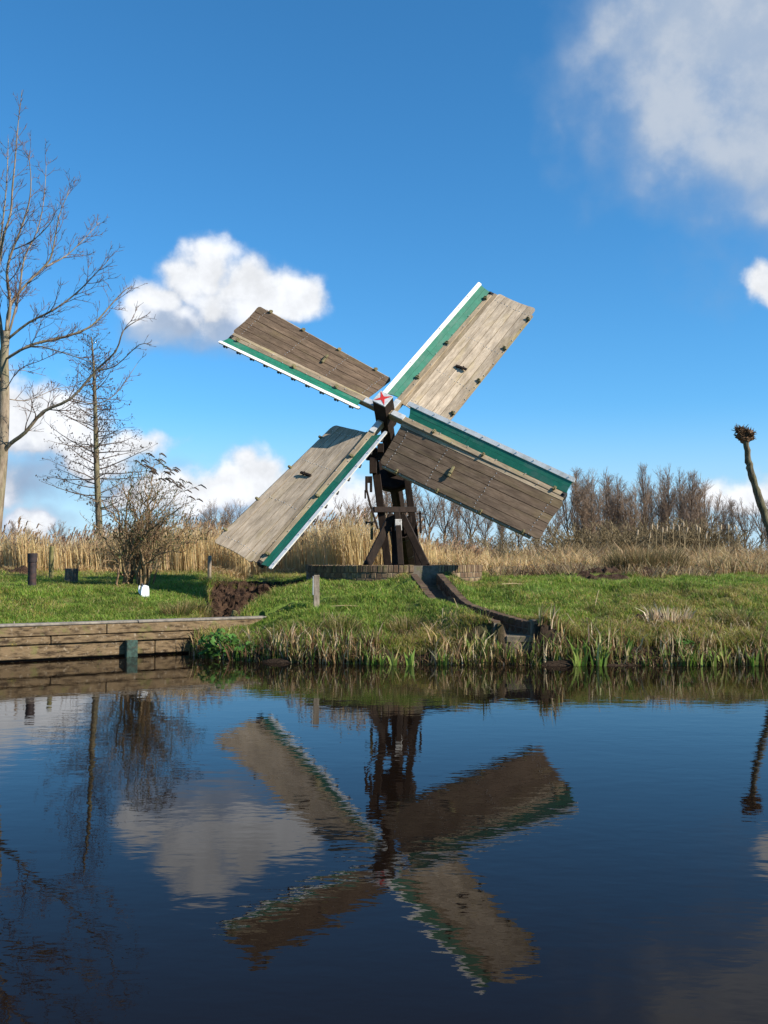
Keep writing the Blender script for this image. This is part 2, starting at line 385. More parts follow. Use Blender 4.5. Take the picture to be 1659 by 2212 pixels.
def leaf_fn(N):
    at = N.n('ShaderNodeVertexColor'); at.layer_name = 'Col'
    d = N.n('ShaderNodeBsdfPrincipled'); N.l(at.outputs[0], d.inputs['Base Color']); d.inputs['Roughness'].default_value = .55; d.inputs['Specular IOR Level'].default_value = .25
    tr = N.n('ShaderNodeBsdfTranslucent'); N.l(at.outputs[0], tr.inputs[0])
    mx = N.n('ShaderNodeMixShader'); mx.inputs[0].default_value = .4; N.l(d.outputs[0], mx.inputs[1]); N.l(tr.outputs[0], mx.inputs[2])
    return mx.outputs[0]
M['leaf'] = mat('leaf_blade', leaf_fn)
def ground_fn(N):
    at = N.n('ShaderNodeVertexColor'); at.layer_name = 'Col'
    tc = N.n('ShaderNodeTexCoord'); v = tc.outputs['Object']
    n = N.noise(v, 3.0, 8, .65); n2 = N.noise(v, 22, 6, .7)
    f = N.m('ADD', N.m('MULTIPLY', n, .6), N.m('MULTIPLY', n2, .5))
    hs = N.n('ShaderNodeHueSaturation'); N.l(at.outputs[0], hs.inputs['Color']); N.l(N.mr(f, .3, .8, .5, 1.5), hs.inputs['Value'])
    return pbsdf(N, hs.outputs[0], .95, n2, .9, .03, spec=.1)
M['ground'] = mat('turf_and_soil', ground_fn)
def soil_fn(N):
    v, r, ov = objvec(N)
    n = N.noise(v, 7, 8, .7); n2 = N.noise(v, 30, 6, .7)
    c = N.mix(N.mr(n, .35, .65, 0, 1), (.022, .012, .008), (.085, .049, .03))
    c = N.mix(N.mr(n2, .58, .72, 0, .6), c, (.22, .15, .08))
    return pbsdf(N, c, .95, N.m('ADD', n, n2), 1.0, .05, spec=.15)
M['soil'] = mat('peat_soil', soil_fn)
def water_fn(N):
    tc = N.n('ShaderNodeTexCoord'); v = tc.outputs['Object']
    def nz(sx, sy, sc, det, ro=.5):
        mp = N.n('ShaderNodeMapping'); N.l(v, mp.inputs[0]); mp.inputs['Scale'].default_value = (sx, sy, 1); mp.inputs['Rotation'].default_value = (0, 0, R(8))
        return N.noise(mp.outputs[0], sc, det, ro, .2)
    a = nz(.8, 1.25, 5.0, 2); b = nz(.7, 1.5, 13.0, 2); c = nz(1, 1, 1.1, 2)
    gust = N.mr(nz(.5, 1, .35, 3), .35, .68, .45, 1.15)
    h = N.m('ADD', N.m('MULTIPLY', a, .62), N.m('ADD', N.m('MULTIPLY', b, .17), N.m('MULTIPLY', c, .9)))
    h = N.m('MULTIPLY', h, gust)
    return pbsdf(N, (.007, .0042, .0028), .012, h, 1.0, .0021, spec=.16, ior=1.333)
M['water'] = mat('dark_peaty_water', water_fn)

# ------------------------------------------------------------------ terrain
QA, QB = Vector((-5.75, 14.92)), 0.62              # quay line
def Yq(X): return 14.92 + QB * (np.asarray(X) + 5.75)
def Yw(X):                                         # waterline of the mill's bank
    return np.interp(X, [-60, -3.5, -3.2, -2.6, -1.9, -1.0, 0, 3, 6, 60], [40, 40, 16.3, 15.55, 15.15, 14.9, 14.75, 14.65, 14.55, 14.0])
DITCH = [(-3.0, 16.3), (-2.85, 17.5), (-2.7, 19.0), (-2.6, 20.8)]
def ditch_w(Y): return np.interp(Y, [16.5, 17.5, 19.0, 20.8], [.2, .28, .55, .95])
def ditch_x(Y): return np.interp(Y, [p[1] for p in DITCH], [p[0] for p in DITCH])
CHAN = [(.83, 19.9, 1.30), (.83, 19.3, 1.28), (1.045, 17.9, .96), (1.164, 17.2, .80), (1.68, 15.7, .66), (2.02, 15.05, .60)]  # x, y, top of its walls
RING = Vector((.21, 21.35, 0)); RR = 1.88
def chan_near(X, Y):
    best = np.full(np.shape(X), 9.0); bz = np.zeros(np.shape(X))
    for (x0, y0, z0), (x1, y1, z1) in zip(CHAN[:-1], CHAN[1:]):
        dx, dy = x1 - x0, y1 - y0; t = np.clip(((X - x0) * dx + (Y - y0) * dy) / (dx * dx + dy * dy), 0, 1)
        d = np.hypot(X - x0 - t * dx, Y - y0 - t * dy); k = d < best
        best = np.where(k, d, best); bz = np.where(k, z0 + t * (z1 - z0), bz)
    return best, bz
def H(X, Y):
    X = np.asarray(X, float); Y = np.asarray(Y, float)
    s = (Y - Yq(X)) / 1.177
    zl = .40 + .57 * sstep(.3, 4.8, s) + .17 * sstep(4, 11, s) + .07 * (vn(X, Y, .9) - .5) + .08 * (vn(X, Y, 2.3) - .5) + .04 * (vn(X, Y, 5.5) - .5)
    zl = np.where(s < .2, -1.0, zl)
    b = Y - Yw(X) + .35 * (vn(X, 0 * Y, 1.3) - .5) + .2 * (vn(X, 0 * Y, 4.1) - .5)
    zr = np.interp(b, [-1.5, -.1, .05, .3, .8, 1.6, 2.6, 4.2, 6, 9, 14], [-.7, -.12, .07, .24, .40, .58, .77, 1.06, 1.08, 1.12, 1.16])
    zr = zr + (.10 * (vn(X, Y, 1.1) - .5) + .12 * (vn(X, Y, 3.1) - .5) + .05 * (vn(X, Y, 6.3) - .5)) * sstep(.2, 1.0, b)
    low = sstep(-1.4, -2.6, X) * (1 - sstep(-.6, .6, s))
    zr = zr * (1 - .5 * low * (b > 0))
    # left of the ditch: lawn; right of it: mill mound
    xd = ditch_x(Y); k = sstep(-.25, .25, X - xd)
    far = sstep(21.5, 24, Y); k = np.where(far > 0, sstep(-.25 - 2 * far, .25 + 2 * far, X - xd), k)
    z = np.where(s < .2, np.where((X > -3.4) & (s < .06), zr, -1.0), zl * (1 - k) + zr * k)
    dw = ditch_w(Y); carve = (1 - sstep(dw - .12, dw + .22, np.abs(X - xd + .12 * (vn(X, Y, 2.0) - .5)))) * (1 - sstep(20.0, 21.6, Y + .2 * (vn(X, Y, 2.5) - .5))) * (s > .1)
    z = z * (1 - carve) + .15 * carve
    # meadow behind
    z = np.where(Y > 24, z + .05 * (vn(X, Y, .4) - .5), z)
    z = z + .25 * sstep(40, 70, Y) * 0
    cd, cz = chan_near(X, Y)
    inner = 1 - sstep(.17, .25, cd)
    kc = (1 - sstep(.40, .95, cd)) * (b > .3); cover = .07 * (X < np.interp(Y, [15.0, 15.7, 17.2, 17.9], [2.02, 1.68, 1.164, 1.045])) * sstep(15.5, 15.9, Y) * (1 - sstep(17.0, 17.5, Y)); z = z * (1 - kc) + (cz - .03 + cover) * kc
    z = z * (1 - inner) + np.minimum(z, cz - .27) * inner
    return z
def h1(x, y): return float(H(np.array([x]), np.array([y]))[0])

def make_ground():
    xs = np.concatenate([-np.geomspace(900, 9.2, 40), np.arange(-9, 9.01, .07), np.geomspace(9.2, 900, 40)])
    ys = np.concatenate([np.arange(12.6, 30, .07), np.geomspace(30, 1500, 60)])
    X, Y = np.meshgrid(xs, ys); Z = H(X, Y); nx, ny = len(xs), len(ys)
    V = np.stack([X, Y, Z], -1).reshape(-1, 3)
    i = np.arange((ny - 1) * nx).reshape(ny - 1, nx)[:, :-1].ravel()
    Q = np.stack([i, i + 1, i + nx + 1, i + nx], -1)
    # soil colour of what grows or lies there
    g = np.array([.085, .125, .024]); st = np.array([.20, .15, .06]); so_ = np.array([.045, .028, .018]); mud = np.array([.03, .02, .013])
    Xf, Yf, Zf = V.T
    n = vn(Xf, Yf, 1.7) * .6 + vn(Xf, Yf, 5) * .4
    c = g[None] * (1 - .0) + 0 * V
    k = sstep(.55, .75, n)[:, None] * .5; c = c * (1 - k) + st * k
    b = Yf - Yw(Xf)
    k = (1 - sstep(.2, 1.1, b + .5 * (n - .5)))[:, None] * (Xf > -3.3)[:, None]; c = c * (1 - k) + (mud * 1.3) * k
    dk = ((1 - sstep(.05, .3, np.abs(Xf - ditch_x(Yf)) - ditch_w(Yf))) * (1 - sstep(21.2, 22.0, Yf)) * (Yf > 17))[:, None]; c = c * (1 - dk) + so_ * dk
    fk = sstep(23.5, 27, Yf + 3 * (n - .5))[:, None]; c = c * (1 - fk) + (st * .8) * fk
    cd, cz = chan_near(Xf, Yf); kk = (1 - sstep(.2, .26, cd))[:, None]; c = c * (1 - kk) + np.array([.17, .12, .08]) * kk
    me = np_mesh('ground', V, quads=Q, col=c, mat=M['ground'], smooth=True)
    tag(link('ground', me), kind='structure')
make_ground()
def sheet(name, x0, y0, x1, y1, z, m):
    mb = MB().add([(x0, y0, z), (x1, y0, z), (x1, y1, z), (x0, y1, z)], [(0, 1, 2, 3)])
    return tag(mb.build(name, m), kind='structure')
sheet('canal_water', -300, -60, 300, 19, 0, M['water'])
sheet('ditch_water', -4.2, 17.4, -1.7, 21.8, .34, M['water'])

# ------------------------------------------------------------------ windmill
MC = Vector((.0174, 20.6, 4.599)); TILT, YAW, PH = R(31.648), R(-6.588), R(58.53)
n_ = Vector((math.sin(YAW) * math.cos(TILT), -math.cos(YAW) * math.cos(TILT), math.sin(TILT)))
rg_ = Vector((math.cos(YAW), math.sin(YAW), 0)); up_ = n_.cross(rg_)
ZP = 1.40                                                        # top of the fill inside the basin
MILL0 = Vector((.2, 21.0, ZP))
mill = empty('windmill', MILL0, 'small open wooden windmill with four boarded green-edged sails on the brick basin', 'windmill')
def lin(x, a, b, p, q): return p + (q - p) * (x - a) / (b - a)
def hboard(w, r):
    s0 = lin(r, .52, 4.3, -.309, -.031); h0 = lin(r, .52, 4.3, -.063, -.002)
    return h0 + s0 * (-(w) - .15)
def wout(r): return lin(r, .52, 4.3, 1.005, 1.117)
def hlead(w): return .022 + (w - .077) * .42
def strip(mb, cols, r_a, r_b, hf, th, nrow=9):
    """thin board bent over r; cols: w positions as functions of r; r_a, r_b functions of column index"""
    nc = len(cols); top = []; bot = []
    for i in range(nrow):
        f = i / (nrow - 1)
        for j, c in enumerate(cols):
            r = r_a(j) * (1 - f) + r_b(j) * f; w = c(r); h = hf(w, r)
            top.append((r, w, h)); bot.append((r, w, h - th))
    n = len(top); fs = []
    for i in range(nrow - 1):
        for j in range(nc - 1):
            a = i * nc + j; fs.append((a, a + nc, a + nc + 1, a + 1)); fs.append((n + a, n + a + 1, n + a + nc + 1, n + a + nc))
    for i in range(nrow - 1):
        a = i * nc; fs.append((a, n + a, n + a + nc, a + nc)); a = i * nc + nc - 1; fs.append((a, a + nc, n + a + nc, n + a))
    for j in range(nc - 1):
        fs.append((j, j + 1, n + j + 1, n + j)); a = (nrow - 1) * nc + j; fs.append((a, n + a, n + a + 1, a + 1))
    mb.add(top + bot, [f[::-1] for f in fs]); return mb
def bolt(mb, r, w, h, rad=.013, hh=.012):
    vs = [(r + rad * math.cos(a), w + rad * math.sin(a), h) for a in [i * math.pi / 3 for i in range(6)]] + [(r + .6 * rad * math.cos(a), w + .6 * rad * math.sin(a), h + hh) for a in [i * math.pi / 3 for i in range(6)]]
    mb.add(vs, [(i, (i + 1) % 6, 6 + (i + 1) % 6, 6 + i) for i in range(6)] + [tuple(range(6, 12))])
def make_sail(s, wm, label):
    a = PH + s * math.pi / 2
    e = rg_ * math.cos(a) + up_ * math.sin(a); t = rg_ * -math.sin(a) + up_ * math.cos(a)
    off = -.112 if s % 2 == 0 else .112
    o = MC + n_ * off - MILL0
    mx = Matrix(((e.x, t.x, n_.x, o.x), (e.y, t.y, n_.y, o.y), (e.z, t.z, n_.z, o.z), (0, 0, 0, 1)))
    mb = MB(); mb.bar((0, -.008, -.06), (4.23, -.01, -.05), .14, .17, (0, 0, 1), .012, .108, .11)
    sail = mb.build('sail', M['wood_stock'], mill); sail.matrix_local = mx; sail['label'] = label
    def sub(mb_, name, m): return mb_.build(name, m, sail)
    # lath between stock and boards
    mb = MB(); strip(mb, [lambda r: -.075, lambda r: -.145], lambda j: .5, lambda j: 4.24, lambda w, r: hboard(w, r) + .004, .03); sub(mb, 'lath', M['wood_stock'])
    # planks
    npl = 5
    def tip(q): 
        d = 4.295 - .035 * math.sin(math.pi * min(1, q * 1.0)) ** 1.2 + .015 * q
        ed = min(q, 1 - q)
        if ed < .06: d -= .055 * (1 - ed / .06) ** 2
        return d
    def root(q):
        d = .515 + .02 * q
        if q > .92: d += .07 * ((q - .92) / .08) ** 2
        return d
    edges = [0, .195, .395, .595, .80, 1.0]
    for j in range(npl):
        q0, q1 = edges[j] + (.0065 if j else 0), edges[j + 1] - (.0065 if j < 4 else 0)
        fr = [0, .12, .3, .6, .85, 1] if j in (0, 4) else [0, .5, 1]
        qs = [q0 + (q1 - q0) * f for f in fr]
        cols = [(lambda r, q=q: -(.153 + q * (wout(r) - .153))) for q in qs]
        dh = rnd.uniform(-.003, .003); warp = rnd.uniform(-.004, .004)
        mb = MB(); strip(mb, cols, lambda i: root(qs[i]), lambda i: tip(qs[i]), lambda w, r: hboard(w, r) + dh + warp * math.sin(r * 1.7 + j), .024, 9); sub(mb, 'plank', wm)
    for q in edges[1:-1]:                                           # dark laths added behind the gaps, so the seams read as shaded
        mb = MB(); strip(mb, [(lambda r, q=q: -(.153 + q * (wout(r) - .153)) + .022), (lambda r, q=q: -(.153 + q * (wout(r) - .153)) - .022)], lambda i: .56, lambda i: 4.14, lambda w, r: hboard(w, r) - .029, .012, 7); sub(mb, 'seam_lath', M['timber'])
    # hem lath under the outer edge
    mb = MB(); strip(mb, [lambda r: -wout(r) + .03, lambda r: -wout(r) - .035], lambda j: .62, lambda j: 4.12, lambda w, r: hboard(w, r) - .03, .045); sub(mb, 'hem_lath', M['wood_stock'])
    # crossbars behind
    for r0 in (.78, 1.72, 2.86, 4.04):
        mb = MB(); w1 = -wout(r0) - .01
        mb.bar((r0, -.05, hboard(-.1, r0) - .065), (r0, w1, hboard(w1, r0) - .06), .06, .05, (0, 0, 1), .006)
        mb.bar((r0, .05, hlead(.05) - .06), (r0, .31, hlead(.31) - .055), .05, .04, (0, 0, 1), .006); sub(mb, 'crossbar', M['timber_shade'])
    # green leading boards, two lengths, two widths
    def groot(w): q = max(0.0, (w - .07) / .26); return .57 - .15 * q ** 2.2 - .02 * math.sin(math.pi * q)
    def gtip(w): return 4.225 + .015 * (w - .07) / .26 - .012 * math.sin(math.pi * (w - .07) / .26)
    for (wa, wb, rs) in ((.046, .158, 1.93), (.161, .275, 1.945)):
        ws = [wa, (wa + wb) / 2, wb]
        for k in (0, 1):
            mb = MB(); dh = rnd.uniform(-.002, .002)
            strip(mb, [(lambda r, w=w: w) for w in ws], (lambda i: groot(ws[i])) if k == 0 else (lambda i: rs + .006), (lambda i: rs) if k == 0 else (lambda i: gtip(ws[i])), lambda w, r: hlead(w) + dh, .02, 6); sub(mb, 'leading_board', M['green'])
    ws = [.268, .28, .335, .352]
    mb = MB(); strip(mb, [(lambda r, w=w: w) for w in ws], lambda i: .43 - .03 * (i in (1, 2)), lambda i: 4.235 + .02 * (i in (1, 2)), lambda w, r: hlead(w) + .014, .04, 6); sub(mb, 'edge_board', M['white'])
    # clips behind the edge board
    cl = MB()
    for k in range(10): 
        r0 = .62 + k * .385; cl.box((r0, .345, hlead(.35) - .055), (1, 0, 0), (0, 1, 0), (0, 0, 1), .05, .05, .05, .008); cl.box((r0 - .05, .33, hlead(.35) - .07), (1, 0, 0), (0, 1, 0), (0, 0, 1), .03, .035, .04)
    tag(sub(cl, 'clips', M['iron']), kind='stuff')
    # wooden cleats on the stock and on the outer hem
    for r0 in (1.22, 2.38, 3.98):
        mb = MB(); mb.box((r0, .01, .035), (1, 0, 0), (0, 1, 0), (0, 0, 1), .05, .10, .05, .012); mb.box((r0 + .028, .01, .058), (1, 0, 0), (0, 1, 0), (0, 0, 1), .03, .07, .03, .008); sub(mb, 'cleat', M['timber_mossy'])
    for r0 in (.98, 1.98, 3.0, 3.95):
        w0 = -wout(r0) - .01; mb = MB(); mb.box((r0, w0, hboard(w0, r0) + .01), (1, 0, 0), (0, 1, 0), (0, 0, 1), .05, .10, .06, .012); mb.box((r0 + .02, w0 + .01, hboard(w0, r0) + .045), (1, 0, 0), (0, 1, 0), (0, 0, 1), .03, .06, .03, .008); sub(mb, 'cleat', M['timber_mossy'])
    # turning peg in the middle of the boards
    r0, w0 = 2.02, -.60; hh = hboard(w0, r0) + .035
    mb = MB(); mb.bar((r0 - .02, w0 + .14, hh + .02), (r0 + .015, w0 - .12, hh), .06, .045, (0, 0, 1), .012); mb.box((r0 + .005, w0 - .03, hh + .012), (1, 0, 0), (0, 1, 0), (0, 0, 1), .075, .03, .06, .006); sub(mb, 'peg', M['timber_mossy'] if s in (1, 3) else M['timber_shade'])  # pale material for the lit pegs, dark for the shaded ones
    # iron ring on the stock's tip, grey painted root of the stock
    mb = MB(); mb.bar((4.15, 0, -.05), (4.245, 0, -.05), .137, .117, (0, 0, 1), .01); mb.box((4.2, -.0, .02), (1, 0, 0), (0, 1, 0), (0, 0, 1), .05, .05, .03, .006); sub(mb, 'tip_cap', M['iron'])
    mb = MB(); mb.bar((.20, 0, .036), (.50, 0, .03), .13, .03, (0, 0, 1), .006); sub(mb, 'wedge', M['grey_paint'])
    # bolt heads
    bo = MB()
    for r0 in (.72, 1.68, 2.82, 4.06):
        for q in np.linspace(.06, .97, 12):
            q += rnd.uniform(-.012, .012); w = -(.153 + q * (wout(r0) - .153)); bolt(bo, r0 + rnd.uniform(-.015, .015) + .05 * (.5 - q) * 0, w, hboard(w, r0), .011, .01)
    for k in range(10): r0 = .7 + k * .37; w = -wout(r0) - .012; bolt(bo, r0, w, hboard(w, r0) - .03, .017, .02)
    for k in range(10): r0 = .66 + k * .385; bolt(bo, r0, .32, hlead(.32) + .014, .015, .014)
    for k in range(11): r0 = .7 + k * .33; bolt(bo, r0, .04 * (-1) ** k, .03 + .0 * r0, .012, .008)
    tag(sub(bo, 'bolts', M['bolt']), kind='stuff')
    return sail
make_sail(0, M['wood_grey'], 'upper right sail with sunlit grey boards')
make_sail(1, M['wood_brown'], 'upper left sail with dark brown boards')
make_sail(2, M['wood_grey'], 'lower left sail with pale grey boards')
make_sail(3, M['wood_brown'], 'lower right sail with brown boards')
def mpart(mb, name, m, label=None):
    o = mb.build(name, m, mill, MILL0)
    if label: o['label'] = label
    return o
e0 = rg_ * math.cos(PH) + up_ * math.sin(PH); t0 = rg_ * -math.sin(PH) + up_ * math.cos(PH)
def sh(d): return MC - n_ * d                                     # point on the shaft axis, d metres behind the sails' crossing
mb = MB(); mb.bar(sh(-.44), sh(.42), .31, .31, e0, .012); mpart(mb, 'shaft_head', M['timber_shade'])
mb = MB(); mb.bar(sh(.40), sh(5.2), .25, .25, e0, .05); mpart(mb, 'windshaft', M['timber_shade'])
mb = MB(); mb.box(sh(-.452), n_, e0, t0, .03, .315, .315, .006); plate = mpart(mb, 'star_plate', M['white_worn'])
plate.data.materials[0] = M['grey_paint']
mb = MB(); vs = []
for k in range(8):
    a = k * math.pi / 4 + math.pi / 4; r = .19 if k % 2 == 0 else .05
    vs.append(sh(-.473) + e0 * r * math.cos(a) + t0 * r * math.sin(a))
vs += [v - n_ * .008 for v in vs[:8]]
mb.add(vs, [tuple(range(8))] + [(i, i + 8, (i + 1) % 8 + 8, (i + 1) % 8) for i in range(8)])
star = mb.build('star', M['red'], plate, MILL0)
# brake wheel on the shaft
mb = MB(); mb.tube([sh(2.02), sh(2.05), sh(2.17), sh(2.2)], [.44, .47, .47, .44], 28); bw = mpart(mb, 'brake_wheel', M['timber'])
mb = MB(); mb.tube([sh(2.06), sh(2.16)], [.485, .485], 28, False); mb.build('brake_band', M['iron'], bw, MILL0)
# screw barrel (wooden staves) at the lower end
for k in range(12):
    a0 = k * math.pi / 6; c0 = e0 * math.cos(a0) + t0 * math.sin(a0); s0 = e0 * -math.sin(a0) + t0 * math.cos(a0)
    mb = MB(); mb.box((sh(4.25) + sh(6.6)) / 2 + c0 * .30, n_, s0, c0, 2.3, .158, .03, .004); mpart(mb, 'barrel_stave', M['timber'])
for d in (4.4, 5.2, 6.0):
    mb = MB(); mb.tube([sh(d), sh(d + .05)], [.335, .335], 20, False); mpart(mb, 'barrel_hoop', M['iron'])
# posts of the trestle
def T(px, py, Y): return pt(px, py, Y)
mb = MB(); mb.bar(T(838, 1222, 21.95), T(806, 968, 21.5), .17, .19, (0, 1, 0), .012, .17, .22); mpart(mb, 'post', M['timber'])
mb = MB(); mb.bar(T(905, 1222, 22.35), T(871, 975, 21.9), .15, .18, (0, 1, 0), .012); mpart(mb, 'post', M['timber'])
mb = MB(); mb.bar(T(792, 984, 21.55), T(892, 986, 21.75), .2, .2, (0, 0, 1), .012); mpart(mb, 'head_beam', M['timber'])
mb = MB(); mb.box(T(806, 1006, 21.42), (1, 0, 0), (0, 1, 0), (0, 0, 1), .16, .14, .34, .01); mpart(mb, 'corner_block', M['timber'])
mb = MB(); mb.box(T(822, 968, 21.15), (1, 0, 0), (0, 1, 0), (0, 0, 1), .14, .12, .2, .01); mpart(mb, 'shaft_rest', M['timber_shade'])
mb = MB(); mb.bar(T(806, 1101, 21.55), T(898, 1101, 21.9), .13, .125, (0, 0, 1), .01); mpart(mb, 'cross_beam', M['timber'])
mb = MB(); mb.bar(T(852, 1112, 21.35), T(852, 1222, 21.35), .12, .14, (0, 1, 0), .01); mpart(mb, 'centre_post', M['timber'])
mb = MB(); mb.bar(T(866, 1222, 20.75), T(858, 1108, 21.05), .125, .13, (0, 1, 0), .01); mpart(mb, 'front_post', M['timber_shade'])
mb = MB(); mb.box(T(860.5, 1134, 20.985), (1, 0, 0.02), (0, 1, 0), (-.02, 0, 1), .142, .146, .24, .006); mpart(mb, 'painted_collar', M['white_worn'], 'flaking white band on the front post')
mb = MB(); mb.bar(T(793, 1222, 20.85), T(848, 1112, 21.2), .17, .16, (0, 1, .2), .012); mpart(mb, 'brace', M['timber_shade'])
mb = MB(); mb.bar(T(921, 1222, 20.95), T(868, 1113, 21.25), .16, .16, (0, 1, .2), .012); mpart(mb, 'brace', M['timber_shade'])
mb = MB(); mb.bar(T(790, 1222, 23.2), T(840, 1126, 22.2), .14, .14, (0, 1, .2), .012); mpart(mb, 'brace', M['timber'])
# sill beams on which the legs stand
mb = MB(); mb.bar(T(785, 1226, 20.85), T(930, 1226, 20.95), .18, .10, (0, 0, 1), .01); mpart(mb, 'sill', M['timber'])
mb = MB(); mb.bar((T(838, 1227, 22.4)), (T(908, 1227, 22.4)), .18, .10, (0, 0, 1), .01); mpart(mb, 'sill', M['timber'])
# brake lever with its fork, handle and hanging lath
fk = MB(); fk.box(T(791.5, 1046, 21.25), (1, 0, 0), (0, 1, 0), (0, 0, 1), .055, .11, .34, .008); fk.box(T(801.5, 1046, 21.25), (1, 0, 0), (0, 1, 0), (0, 0, 1), .055, .11, .34, .008); fk.box(T(796.5, 1036, 21.25), (1, 0, 0), (0, 1, 0), (0, 0, 1), .1, .1, .14, .006); fk.box(T(789, 1068, 21.25), (1, 0, 0), (0, 1, 0), (0, 0, 1), .035, .09, .18, .006); mpart(fk, 'lever_fork', M['timber_shade'])
mb = MB(); mb.bar(T(792, 1058, 21.25), T(800, 1092, 21.2), .045, .05, (0, 1, 0), .006); mb.bar(T(799.5, 1089, 21.2), T(816, 1142, 21.05), .042, .05, (0, 1, 0), .006); mpart(mb, 'brake_lever', M['timber_shade'])
mb = MB(); mb.bar(T(803, 1108, 21.25), T(803, 1166, 21.25), .06, .03, (0, 1, 0), .004); mpart(mb, 'hanging_lath', M['timber_mossy'])
mb = MB(); mb.bar(T(791, 1129, 21.2), T(814, 1127, 21.2), .03, .03, (0, 0, 1), .004); mb.box(T(791, 1129.5, 21.2), (1, 0, 0), (0, 1, 0), (0, 0, 1), .04, .05, .07, .006); mpart(mb, 'locking_pin', M['iron'])
mb = MB(); mb.bar(T(907, 1104, 22.1), T(909, 1152, 22.1), .045, .08, (0, 1, 0), .006); mb.box(T(906, 1110, 22.1), (1, 0, 0), (0, 1, 0), (0, 0, 1), .09, .08, .03, .004); mpart(mb, 'side_batten', M['timber'])
mb = MB(); mb.bar(T(836, 1118, 22.05), T(842, 1140, 22.05), .12, .05, (0, 1, 0), .008); mpart(mb, 'knee', M['timber'])
mb = MB(); mb.bar(T(883, 1115, 21.95), T(884, 1130, 21.95), .12, .05, (0, 1, 0), .008); mpart(mb, 'knee', M['timber_shade'])

# ------------------------------------------------------------------ brick basin
_bm = {}
def brick_mesh(key, sx, sy, sz, m, ch=.007):
    if key not in _bm:
        mb = MB().box((0, 0, 0), (1, 0, 0), (0, 1, 0), (0, 0, 1), sx, sy, sz, ch); me = bpy.data.meshes.new('brick'); me.from_pydata(mb.v, [], mb.f); me.materials.append(m); _bm[key] = me
    return _bm[key]
def put(name, me, parent, loc, rot, sc=(1, 1, 1)):
    o = bpy.data.objects.new(name, me); COL.objects.link(o); o.parent = parent; o.location = loc; o.rotation_euler = rot; o.scale = sc; return o
B0 = Vector((RING.x, RING.y, 1.0))
basin = empty('brick_basin', B0, 'low round brick basin wall with mossy top course under the windmill', 'basin')
mb = MB(); nseg = 64; ri, ro, z0, z1 = RR - .21, RR - .012, -.55, .428
vs = []
for k in range(nseg):
    a = 2 * math.pi * k / nseg; c, s = math.cos(a), math.sin(a); vs += [(ri * c, ri * s, z0), (ro * c, ro * s, z0), (ro * c, ro * s, z1), (ri * c, ri * s, z1)]
fs = []
for k in range(nseg):
    a, b = 4 * k, 4 * ((k + 1) % nseg)
    for i in range(4): fs.append((a + i, b + i, b + (i + 1) % 4, a + (i + 1) % 4))
mb.add(vs, [f[::-1] for f in fs]); mb.build('mortar_core', M['mortar'], basin)
mb = MB(); vs = [(0, 0, ZP - 1.0 - .04)] + [((ri + .02) * math.cos(2 * math.pi * k / 40), (ri + .02) * math.sin(2 * math.pi * k / 40), ZP - 1.0 - .06) for k in range(40)]
mb.add(vs, [(0, 1 + k, 1 + (k + 1) % 40) for k in range(40)]); mb.build('fill', M['soil'], basin)
def ring_course(zc, hgt, a0, a1, pitch, proud, skip=None, depth=.20):
    n = int(abs(a1 - a0) * RR / pitch)
    for k in range(n):
        a = a0 + (a1 - a0) * (k + .5) / n
        if skip and skip(a): continue
        r = RR - depth / 2 + proud + rnd.uniform(-.008, .006); w = abs(a1 - a0) * RR / n - .011
        me = brick_mesh('ring', .2, .1, .1, M['brick'])
        put('brick', me, basin, (r * math.cos(a), r * math.sin(a), zc + rnd.uniform(-.004, .004)), (rnd.uniform(-.03, .03), rnd.uniform(-.03, .03), a + rnd.uniform(-.03, .03)), (depth / .2, w / .1 * rnd.uniform(.95, 1.0), hgt / .1))
AO = math.atan2(19.6 - RING.y, .83 - RING.x)                       # where the channel leaves
gap = .24
ring_course(.365, .145, AO + gap / 2 + .02, AO + gap / 2 + math.radians(100) - .12, .068, .004)       # right of the outlet, bricks on edge
ring_course(.365, .145, AO - gap / 2 - .02, AO - math.radians(95), .10, .004)                       # left front
ring_course(.375, .12, AO + math.radians(106), AO + math.radians(264), .11, .0)                     # back
ring_course(.235, .10, AO + gap / 2 + .02, AO + math.radians(96), .115, -.003)
ring_course(.235, .10, AO - gap / 2 - .02, AO - math.radians(92), .105, -.003)
ring_course(.122, .10, AO + gap / 2 + .05, AO + math.radians(80), .20, -.002)
ring_course(.122, .10, AO - gap / 2 - .05, AO - math.radians(88), .18, -.002)
ring_course(.35, .13, AO - gap / 2 + .015, AO + gap / 2 - .015, .072, -.03)                          # low sill in the outlet
